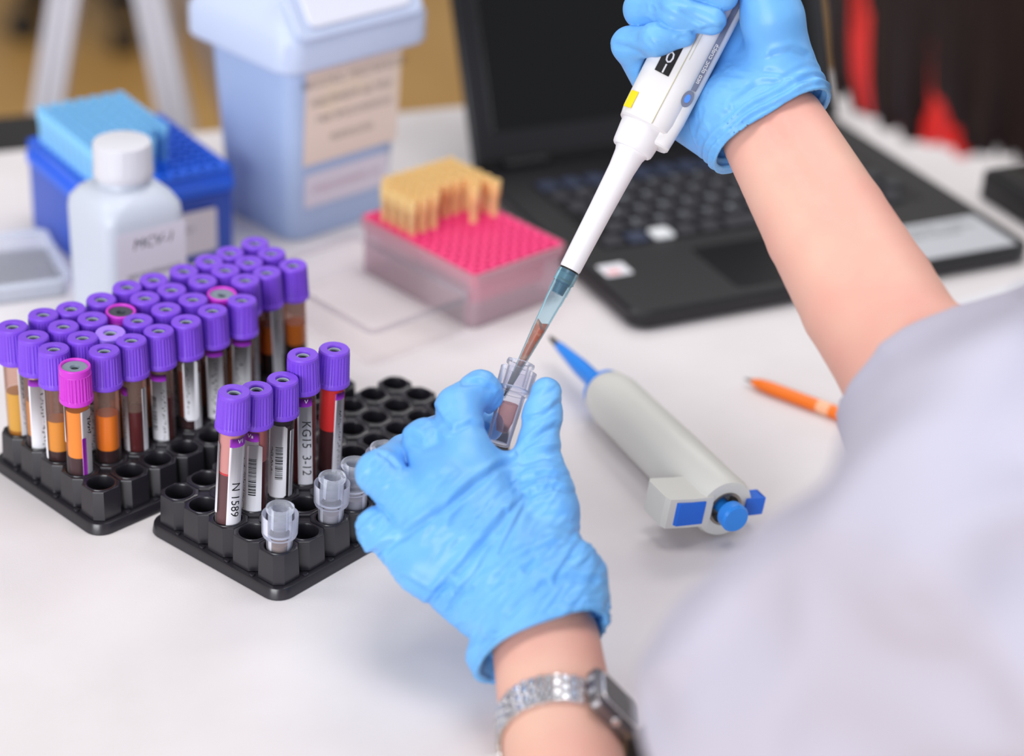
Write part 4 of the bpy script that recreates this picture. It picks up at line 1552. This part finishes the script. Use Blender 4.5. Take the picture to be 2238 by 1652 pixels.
P, F, N = isosurface(glove_right, np.array([45, 95, -1115]), np.array([170, 245, -985]), .95)
q = P
front = np.clip(N[:, 2] + .35, 0, 1)
pxx = (q[:, 0] / -q[:, 2]) * F_PX + IW / 2
pyy = -(q[:, 1] / -q[:, 2]) * F_PX + IH / 2
fingers = (pxx < 1600) & (q[:, 2] > -1045)
disp = wrinkle(q, N, [(.9, -.4, 0)], .5, 61, .34, .09) * front * np.where(fingers, 1.0, .0)
heel = np.clip((pyy - 90) / 90, 0, 1) * np.clip((pxx - 1560) / 60, 0, 1)
disp = disp + wrinkle(q, N, [(.9, -.12, 0)], .8, 71, .3, .06) * front * heel
CRR = (([(1440, 20), (1480, 40), (1520, 62)], .7, 1.6), ([(1490, 25), (1530, 50), (1560, 58)], .6, 1.5), ([(1515, 70), (1550, 62), (1580, 60)], .7, 1.4), ([(1345, 98), (1372, 104), (1400, 118)], .8, 1.8),
       ([(1485, 82), (1505, 76), (1520, 74)], .6, 1.2), ([(1690, 120), (1730, 110), (1760, 122)], .8, 2.0), ([(1600, 230), (1650, 190), (1690, 180)], .9, 2.0), ([(1680, 160), (1730, 170), (1775, 178)], .7, 1.8),
       ([(1535, 305), (1555, 270), (1600, 240)], .9, 1.8))
for pl, am, w in CRR:
    w = w * .75
    s = side_poly(q, pl)
    d = dist_poly(q, pl)
    disp = disp + front * am * (-np.exp(-(d / w) ** 2) + .55 * np.exp(-((s - 2.1 * w) / (1.1 * w)) ** 2) * (d < 6 * w))
pd = plane(q, *RPL)
roll = np.clip(1 + pd / 16, 0, 1) * (pd < 0)
disp = disp + roll * (1.3 * np.sin(pd * 1.25 + vnoise(q * .06, 5) * 1.6)) + .8 * np.exp(-((pd + 1) / .9) ** 2)
keep = np.clip((-pd) / 2 + .2, .2, 1)
P = P + N * (disp * keep)[:, None]
add_mesh('glove', v2b(P), F, M_glove)


# ------------------------------------------------------------------ lab coat
def coat_sdf(p):
    q = b2v(p)
    S1, S2 = V(1778, 1760, 716), V(1788, 1575, 702)
    s = smin(rcone(q, S1, S2, 38, 42), rcone(q, S2, bv(LS), 45, 60), 22)
    s = smin(s, rcone(q, V(1580, 1430, 706), V(1800, 1340, 690), 13, 28), 18)
    w, e = bv(RWR), bv(RE)
    ax = (e - w) / np.linalg.norm(e - w)
    pl = -((q - V(2012, 852, 945)) @ ax)
    r = smax(rcone(q, V(1998, 820, 950), V(2080, 935, 925), 39, 45), pl, 2)
    r = smax(r, -rcone(q, V(1955, 765, 960), V(2048, 885, 936), 36.5, 39), 1.0)
    r = smin(r, smax(rcone(q, V(2105, 900, 926), bv(RS), 46, 60), pl - 9, 3), 14)
    t = rcone(p, LS + [0, 0, 6], RS, 60, 62)
    for k in (-1, 1):
        t = smin(t, rcone(p, MS + SIDE * 58 * k - [0, 0, 30], PEL + SIDE * 66 * k + [0, 0, 20], 84, 104), 40)
    t = smin(t, rcone(p, MS + [0, 0, 30], MS + FACE * 22 + [0, 0, 66], 66, 58), 16)       # collar
    d = smin(smin(s, t, 30), r, 26)
    q2 = q * np.array([.017, .017, .011], np.float32)
    wv_ = vnoise(q2 * 1.3, 77)[:, None] * .5
    n = vnoise(q2 @ np.array([[.42, .34, 0], [-1.0, 1.35, 0], [0, 0, .6]], np.float32).T + wv_, 31)
    n2 = vnoise(q2 @ np.array([[1.5, 1.0, 0], [-.9, 1.6, .4], [0, 0, 1.4]], np.float32).T + 7.3 + wv_, 57)
    folds = 11.0 * np.clip(1 - 2.4 * np.abs(n), -.35, 1) + 5.0 * np.clip(1 - 2.4 * np.abs(n2), -.3, 1)
    hem = np.sqrt(((q - V(2012, 852, 945)) ** 2).sum(1))
    return d - folds * np.clip(1 - np.abs(d) / 70, 0, 1) * np.clip((hem - 40) / 70, .12, 1)


P, F, N = isosurface(coat_sdf, (-10, 400, -330), (520, 920, 420), 5.0)
add_mesh('lab_coat', P, F, M_coat)


def trouser_sdf(p):
    d = None
    for s in (-1, 1):
        hip = PEL + SIDE * 72 * s - np.array([0, 0, 22.0])
        kn = hip + FACE * 415 + np.array([0, 0, -6.0])
        an = kn - FACE * 70 + np.array([0, 0, -470.0])
        e = smin(rcone(p, hip, kn, 84, 54), rcone(p, kn, an, 54, 42), 14)
        d = e if d is None else smin(d, e, 20)
    return d


P, F, N = isosurface(trouser_sdf, (-120, 380, -760), (560, 1100, -90), 9.0, 1)
add_mesh('trousers', P, F, M_trous)
for s in (-1, 1):
    f0 = PEL + SIDE * 72 * s + FACE * 345
    sh = MB()
    rs = []
    for t, w, h in ((-70, 30, 40), (-60, 50, 60), (0, 62, 62), (80, 76, 50), (140, 66, 36), (160, 34, 20)):
        c = f0 + FACE * t - PO
        rs.append([(c[0] + SIDE[0] * a, c[1] + SIDE[1] * a, z) for a, z in ((-w / 2, 0), (w / 2, 0), (w / 2, h * .6), (w / 4, h), (-w / 4, h), (-w / 2, h * .6))])
    sh.add(*loft(rs))
    part('shoe', sh, M_blackpl, person)

# ------------------------------------------------------------------ hair
def locks(n, seed, pick):
    r = random.Random(seed)
    mb = MB()
    for _ in range(n):
        ang, lat, tip, rad = pick(r)
        c_, s_ = math.cos(ang), math.sin(ang)
        top = HC + np.array([0, 0, 100.0])
        rootd = np.array([c_ * 88, s_ * 92, 62 * math.cos(lat)])
        pts = [HC + np.array([c_ * 20, s_ * 20, 100]), HC + np.array([c_ * 66, s_ * 68, 78]), HC + np.array([c_ * 92, s_ * 97, 20]), HC + np.array([c_ * 97, s_ * 100, -45])]
        end = HC[2] - 45
        sway = np.array([r.uniform(-6, 6), r.uniform(-6, 6), 0])
        k = 4
        for i in range(1, k + 1):
            z = end + (tip - end) * i / k
            pts.append(np.array([HC[0] + c_ * (97 - 5 * i * .5), HC[1] + s_ * (100 - 5 * i * .5), z]) + sway * i / k)
        rr = [rad * f_ for f_ in (.9, 1, 1, 1, 1, .95, .8, .35)]
        mb.add(*tube([p - PO for p in pts], rr, 7))
    return mb


FA = math.atan2(FACE[1], FACE[0])


def pick_dark(r):
    # all round except the face
    a = FA + math.radians(r.uniform(58, 302))
    return a, .5, 334 + r.uniform(-2, 12), r.uniform(6, 9.5)


hair = part('hair', locks(230, 3, pick_dark), M_hair, person)
cap = MB()
v, f = lathe([(101, 8), (97, 38), (84, 68), (58, 92), (25, 103), (.01, 105)], 40)
cap.add([(HC[0] + x * .95 - PO[0], HC[1] + y - PO[1], HC[2] + z - PO[2]) for x, y, z in v], f)
part('hair_crown', cap, M_hair, hair)
RA = math.atan2(-62, -78)
part('hair_streak', locks(16, 9, lambda r: (RA + r.uniform(-.22, .16), .5, 330 + r.uniform(0, 10), r.uniform(6, 9))), M_hairred, hair)

# stool that carries the person
stool = thing('lab_stool', 'black round lab stool under the person in the lab coat', 'stool', tuple(PO))
part('seat', MB().add(*lathe([(0, 395), (150, 395), (165, 405), (165, 432), (150, 444), (0, 446)], 32)), M_fabric, stool)
part('column', MB().add(*lathe([(0, 60), (25, 60), (25, 396), (0, 396)], 20)), M_legs, stool)
for k in range(5):
    a = math.radians(72 * k)
    part('leg', MB().add(*tube([(0, 0, 80), (230 * math.cos(a), 230 * math.sin(a), 18)], [22, 14], 10)), M_blackpl, stool)

# ================================================================== things in the hands
# capillary tube held in the left hand
ta = v2b(V(1139, 792, 1026)[None])[0]
tb = v2b(V(1086, 978, 1018)[None])[0]
ax = (ta - tb) / np.linalg.norm(ta - tb)
hc = capillary(ta - ax * 42, ax, 'clear capillary tube held between the gloved thumb and index finger', None, (176, 140, 138), .3)

# air displacement pipette held in the right hand
M_pw = mat('pipette_white', (232, 231, 233), 0.38)
M_pw2 = mat('pipette_shaft_white', (238, 237, 242), 0.35)
M_seam = mat('pipette_seam', (196, 190, 160), 0.6)
M_yellow = mat('pipette_yellow', (246, 212, 8), 0.5)
M_grey = mat('pipette_grey_strip', (108, 116, 140), 0.4)
M_ptip = clear('tip_blue_clear', (246, 253, 255), .05, .05, .6, (196, 232, 242))
M_ptblue = mat('nozzle_blue', (24, 66, 96), 0.35)
base = v2b(V(1145, 782, 1030)[None])[0]
topp = v2b(V(1600, -95, 1040)[None])[0]
pax = (topp - base) / np.linalg.norm(topp - base)
# local frame: z along the pipette, -y towards the photographer
zc = pax
yc = FW - pax * (FW @ pax)
yc /= np.linalg.norm(yc)
xc = np.cross(yc, zc)
rotp = Matrix(np.stack([xc, yc, zc], 1).tolist())
pip = thing('pipette', 'white hand pipette held in the gloved right hand', 'pipette', tuple(base), rot=rotp.to_euler())
S_ = 1029 / F_PX            # mm per survey pixel near the pipette


def along(px, py):           # survey pixel -> mm along the pipette axis from its base point
    return float((v2b(V(px, py, 1034)[None])[0] - base) @ pax)


z_tip_top = along(1236, 592)
z_sh0 = along(1243, 592)
z_sh1 = along(1378, 322)
z_col = along(1388, 268)
z_b0 = along(1400, 258)
z_b1 = z_b0 + 165
# disposable tip
tipp = part('disposable_tip', MB().add(*lathe([(.5, -22), (.9, -22), (2.3, -2), (3.6, 16), (4.2, 28), (4.25, 30), (4.6, 31), (5.0, 46), (5.05, z_tip_top - 6), (5.35, z_tip_top - 5), (5.4, z_tip_top + .5), (4.8, z_tip_top + .5), (4.6, z_tip_top - 6), (4.2, 31), (3.9, 28), (3.2, 16), (1.9, -2), (.5, -22)], 28)), M_ptip, pip)
for k in range(6):
    a = k * math.pi / 3 + .3
    part('tip_rib', MB().add(*rbox(.7, .9, 36, z_tip_top - 7, .2, .1, 2, cx=5.1 * math.cos(a), cy=5.1 * math.sin(a))), M_ptip, tipp)
for zz in (z_tip_top - 1.6, z_tip_top - 5.2):
    part('tip_ring', MB().add(*lathe([(5.35, zz - .35), (5.7, zz), (5.35, zz + .35)], 28)), M_ptip, tipp)


def blob_top(r, z, a):
    if r > .5 and z > 3:
        return (r, z + 2.4 * math.sin(a * 2 + .6) * (1 if z > 10 else 0))
    return (r, z)


part('liquid', MB().add(*lathe([(.4, -21), (1.8, -2), (2.6, 8), (3.2, 16.5), (3.3, 18), (.02, 19)], 24, jag=blob_top)), mat('pipetted_blood', (186, 84, 48), .3, noise=(260, (206, 150, 120), .52, .7)), tipp)
part('nozzle', MB().add(*lathe([(0, z_tip_top - 12), (3.0, z_tip_top - 12), (3.3, z_tip_top - 7), (4.0, z_tip_top - 6.5), (4.2, z_tip_top - 1), (4.5, z_tip_top), (4.6, z_sh0 + 2), (0, z_sh0 + 2)], 24)), M_ptblue, pip)
part('nozzle_collar', MB().add(*lathe([(0, z_tip_top + .4), (4.9, z_tip_top + .4), (4.9, z_sh0 + 1.5), (0, z_sh0 + 1.5)], 24)), M_blackpl, pip)
part('shaft', MB().add(*lathe([(0, z_sh0 + .6), (5.0, z_sh0 + .6), (5.35, z_sh0 + 1.4), (5.9, (z_sh0 + z_sh1) / 2), (6.6, z_sh1 - 12), (7.4, z_sh1 - 4), (8.6, z_sh1 - .5), (0, z_sh1 - .5)], 36)), M_pw2, pip)
part('ejector_collar', MB().add(*lathe([(0, z_sh1 - 1.2), (9.6, z_sh1 - 1.2), (10.3, z_sh1 - .4), (10.6, z_sh1 + 1), (11.6, z_col), (11.6, z_b0 + 3), (0, z_b0 + 3)], 40)), M_pw2, pip)
# handle: rounded rectangular section
rs = []
for z, w, d in ((z_b0 - 3.0, 24, 23), (z_b0 - 2, 26, 25.4), (z_b0 + 3, 27.6, 27), (z_b0 + 60, 29.5, 28), (z_b1 - 8, 29.5, 28), (z_b1, 27, 26)):
    rs.append([(x, y, z) for x, y in rrect(w, d, min(w, d) * .36, 8)])
hb = part('handle', MB().add(*loft(rs)), M_pw, pip)
rs = []
for z, w, d in ((z_b0 - 9, 10, 15), (z_b0 - 8, 12, 17), (z_b0 + 6, 14, 19), (z_b1 - 30, 15, 21)):
    rs.append([(x + 10.2, y + .5, z) for x, y in rrect(w, d, 5, 6)])
part('ejector_arm', MB().add(*loft(rs)), M_pw, pip)
part('seam', MB().add(*tube([(2.6, -13.62, z_b0 - 2), (3.2, -14.12, z_b0 + 60)], .28, 6)), M_seam, hb)
part('seam', MB().add(*tube([(4.6, -13.85, z_b0 + 34), (4.8, -14.05, z_b0 + 58)], .16, 6)), M_seam, hb)
part('yellow_mark', MB().add(*rbox(5.0, .5, z_b0 + .2, z_b0 + 9, .3, .1, cx=0, cy=0)), M_yellow, hb, mloc((-11.7, -10.6, 0)), (0, 0, math.radians(-42)))
win = part('volume_window', MB().add(*rbox(7.6, .5, z_b0 + 22, z_b0 + 44, .4, .1, cx=-4.4, cy=-14.0)), M_blackpl, hb)
v, f = text_mesh('0', 8.6)
part('lettering', MB().add([(x - 4.2, -14.32, z_b0 + 30.5 + y) for x, y, z in v], f), M_white, win, smooth=False)
v, f = text_mesh('1', 8.0)
part('lettering', MB().add([(x - 4.2, -14.32, z_b0 + 24.0 + max(y, -1.6)) for x, y, z in v], f), M_white, win, smooth=False)
sp = part('print_strip', MB().add(*rbox(2.6, .5, z_b0 + 22, z_b1 - 10, .3, .1, cx=13.3, cy=-11.4)), M_grey, hb)
v, f = word_bars((3, 4, 5), 2.1, stroke=.3)
part('lettering', MB().add([(13.3 + y, -11.72, z_b0 + 37 + x) for x, y, z in v], f), M_white, sp, smooth=False)
bo = part('brand_badge', MB().add([(x * .62 + 12.6, z - 11.9, z_b0 + 17 + y) for x, y, z in lathe([(0, -.5), (4.2, -.5), (4.4, 0), (4.2, .4), (0, .4)], 24)[0]], lathe([(0, -.5), (4.2, -.5), (4.4, 0), (4.2, .4), (0, .4)], 24)[1]), M_grey, hb)
part('badge_dot', MB().add([(x * .62 + 12.6, z - 12.5, z_b0 + 17 + y) for x, y, z in lathe([(0, -.3), (2.2, -.3), (2.2, .3), (0, .3)], 20)[0]], lathe([(0, -.3), (2.2, -.3), (2.2, .3), (0, .3)], 20)[1]), mat('badge_blue', (78, 140, 240), .4), bo)
part('plunger_button', MB().add(*lathe([(0, z_b1 - 2), (4.5, z_b1 - 2), (4.5, z_b1 + 14), (9, z_b1 + 15), (9.4, z_b1 + 22), (8, z_b1 + 24), (0, z_b1 + 24)], 24)), M_pw, pip)

# ------------------------------------------------------------------ wristwatch on the left wrist
M_steel2 = mat('watch_steel', (226, 226, 230), 0.24, metal=.9)
M_steeld = mat('watch_steel_brushed', (128, 124, 128), 0.34, metal=.85)
wv, ev = bv(LW_), bv(LE)
axv = (ev - wv) / np.linalg.norm(ev - wv)
cen = wv + axv * 53.0
nrm = axv + np.array([-.10, 0.12, 0.32])
nrm = nrm / np.linalg.norm(nrm)
e_x = np.array([1.0, 0, 0]) - nrm * nrm[0]
e_x /= np.linalg.norm(e_x)
e_y = np.cross(nrm, e_x)
if e_y[1] < 0:
    e_y = -e_y


def band_pt(th, s=0.0, lift=1.0):
    d = math.cos(th) * e_x + math.sin(th) * e_y
    c = cen + nrm * s
    lo_, hi_ = 5.0, 60.0
    for _ in range(26):
        m = (lo_ + hi_) / 2
        if arm_left((c + d * m)[None].astype(np.float32))[0] < 0:
            lo_ = m
        else:
            hi_ = m
    return c + d * (lo_ + lift)


ths = np.linspace(0, 2 * math.pi, 361)
ptsb = np.array([band_pt(t) for t in ths])
arc = np.concatenate([[0], np.cumsum(np.linalg.norm(np.diff(ptsb, axis=0), axis=1))])
wo = v2b(band_pt(math.radians(80))[None])[0]
watch = thing('wristwatch', 'steel wristwatch with a link bracelet on the left wrist', 'watch', tuple(wo))


def place(th, s, lift):
    """matrix on the band at angle th: x along the band, y across it, z outwards"""
    p = band_pt(th, s, lift)
    p1, p2 = band_pt(th - .03, s, lift), band_pt(th + .03, s, lift)
    t = (p2 - p1) / np.linalg.norm(p2 - p1)
    z = np.cross(t, nrm)
    if z @ (p - cen) < 0:
        z = -z
    y = np.cross(z, t)
    Rb = np.stack([t, y, z], 0) @ VM          # rows -> bench axes
    pb_ = v2b(p[None])[0] - wo
    m = Matrix([[*map(float, Rb[:, i]), float(pb_[i] * MM)] for i in range(3)] + [[0, 0, 0, 1]])
    return m


linkme = MB().add(*rbox(3.3, 4.9, -.9, 1.1, .9, .5, 3)).data('bracelet_link')
linkhalf = MB().add(*rbox(3.3, 2.3, -.9, 1.1, .8, .5, 3)).data('bracelet_link')
a_case0, a_case1 = math.radians(4), math.radians(64)
total = arc[-1]


def th_at(sv):
    return float(np.interp(sv % total, arc, ths))


s0 = float(np.interp(a_case1, ths, arc))
s_end = float(np.interp(math.radians(215), ths, arc))
row = 0
sv = s0 + 2.0
while sv < s_end:
    th = th_at(sv)
    lay = ((-5.2, linkme), (0, linkme), (5.2, linkme)) if row % 2 == 0 else ((-6.5, linkhalf), (-2.6, linkme), (2.6, linkme), (6.5, linkhalf))
    for yy, me in lay:
        o = link('bracelet_link', me, M_steel2, watch)
        o.matrix_local = place(th, yy, 1.2)
    sv += 3.5
    row += 1
# plain strap round the hidden side
st_ = MB()
rings = []
for th in np.linspace(math.radians(213), math.radians(369), 40):
    ring = []
    for s, l in ((-7.5, .3), (7.5, .3), (7.5, 1.9), (-7.5, 1.9)):
        ring.append(tuple(v2b(band_pt(th, s, l)[None])[0] - wo))
    rings.append(ring)
st_.add(*loft(rings))
part('clasp_band', st_, M_steeld, watch)
mid = (a_case0 + a_case1) / 2
cs = link('case', MB().add(*rbox(30, 25, -2.5, 4.6, 5, 1.6, 5)).data('case'), M_steeld, watch)
cs.matrix_local = place(mid, 0, 1.4)
for x in (-13.5, 13.5):
    for y in (-4.5, 4.5):
        part('lug', MB().add(*rbox(4.0, 3.2, -1.2, 2.4, 1.2, .5, 3, cx=x, cy=y)), M_steel2, cs)
part('bezel', MB().add(*rbox(25, 20, 4.4, 5.6, 4, .5, 5)), M_steel2, cs)
part('dial', MB().add(*rbox(22, 17, 5.5, 5.8, 3, .1, 5)), mat('dial_dark', (60, 60, 66), .25), cs)
v, f = lathe([(0, 0), (2, 0), (2.2, .4), (2.2, 2.2), (1.8, 2.6), (0, 2.6)], 16)
part('crown', MB().add([(x, 10.8 + z, 2 + y) for x, y, z in v], f), M_steel2, cs)
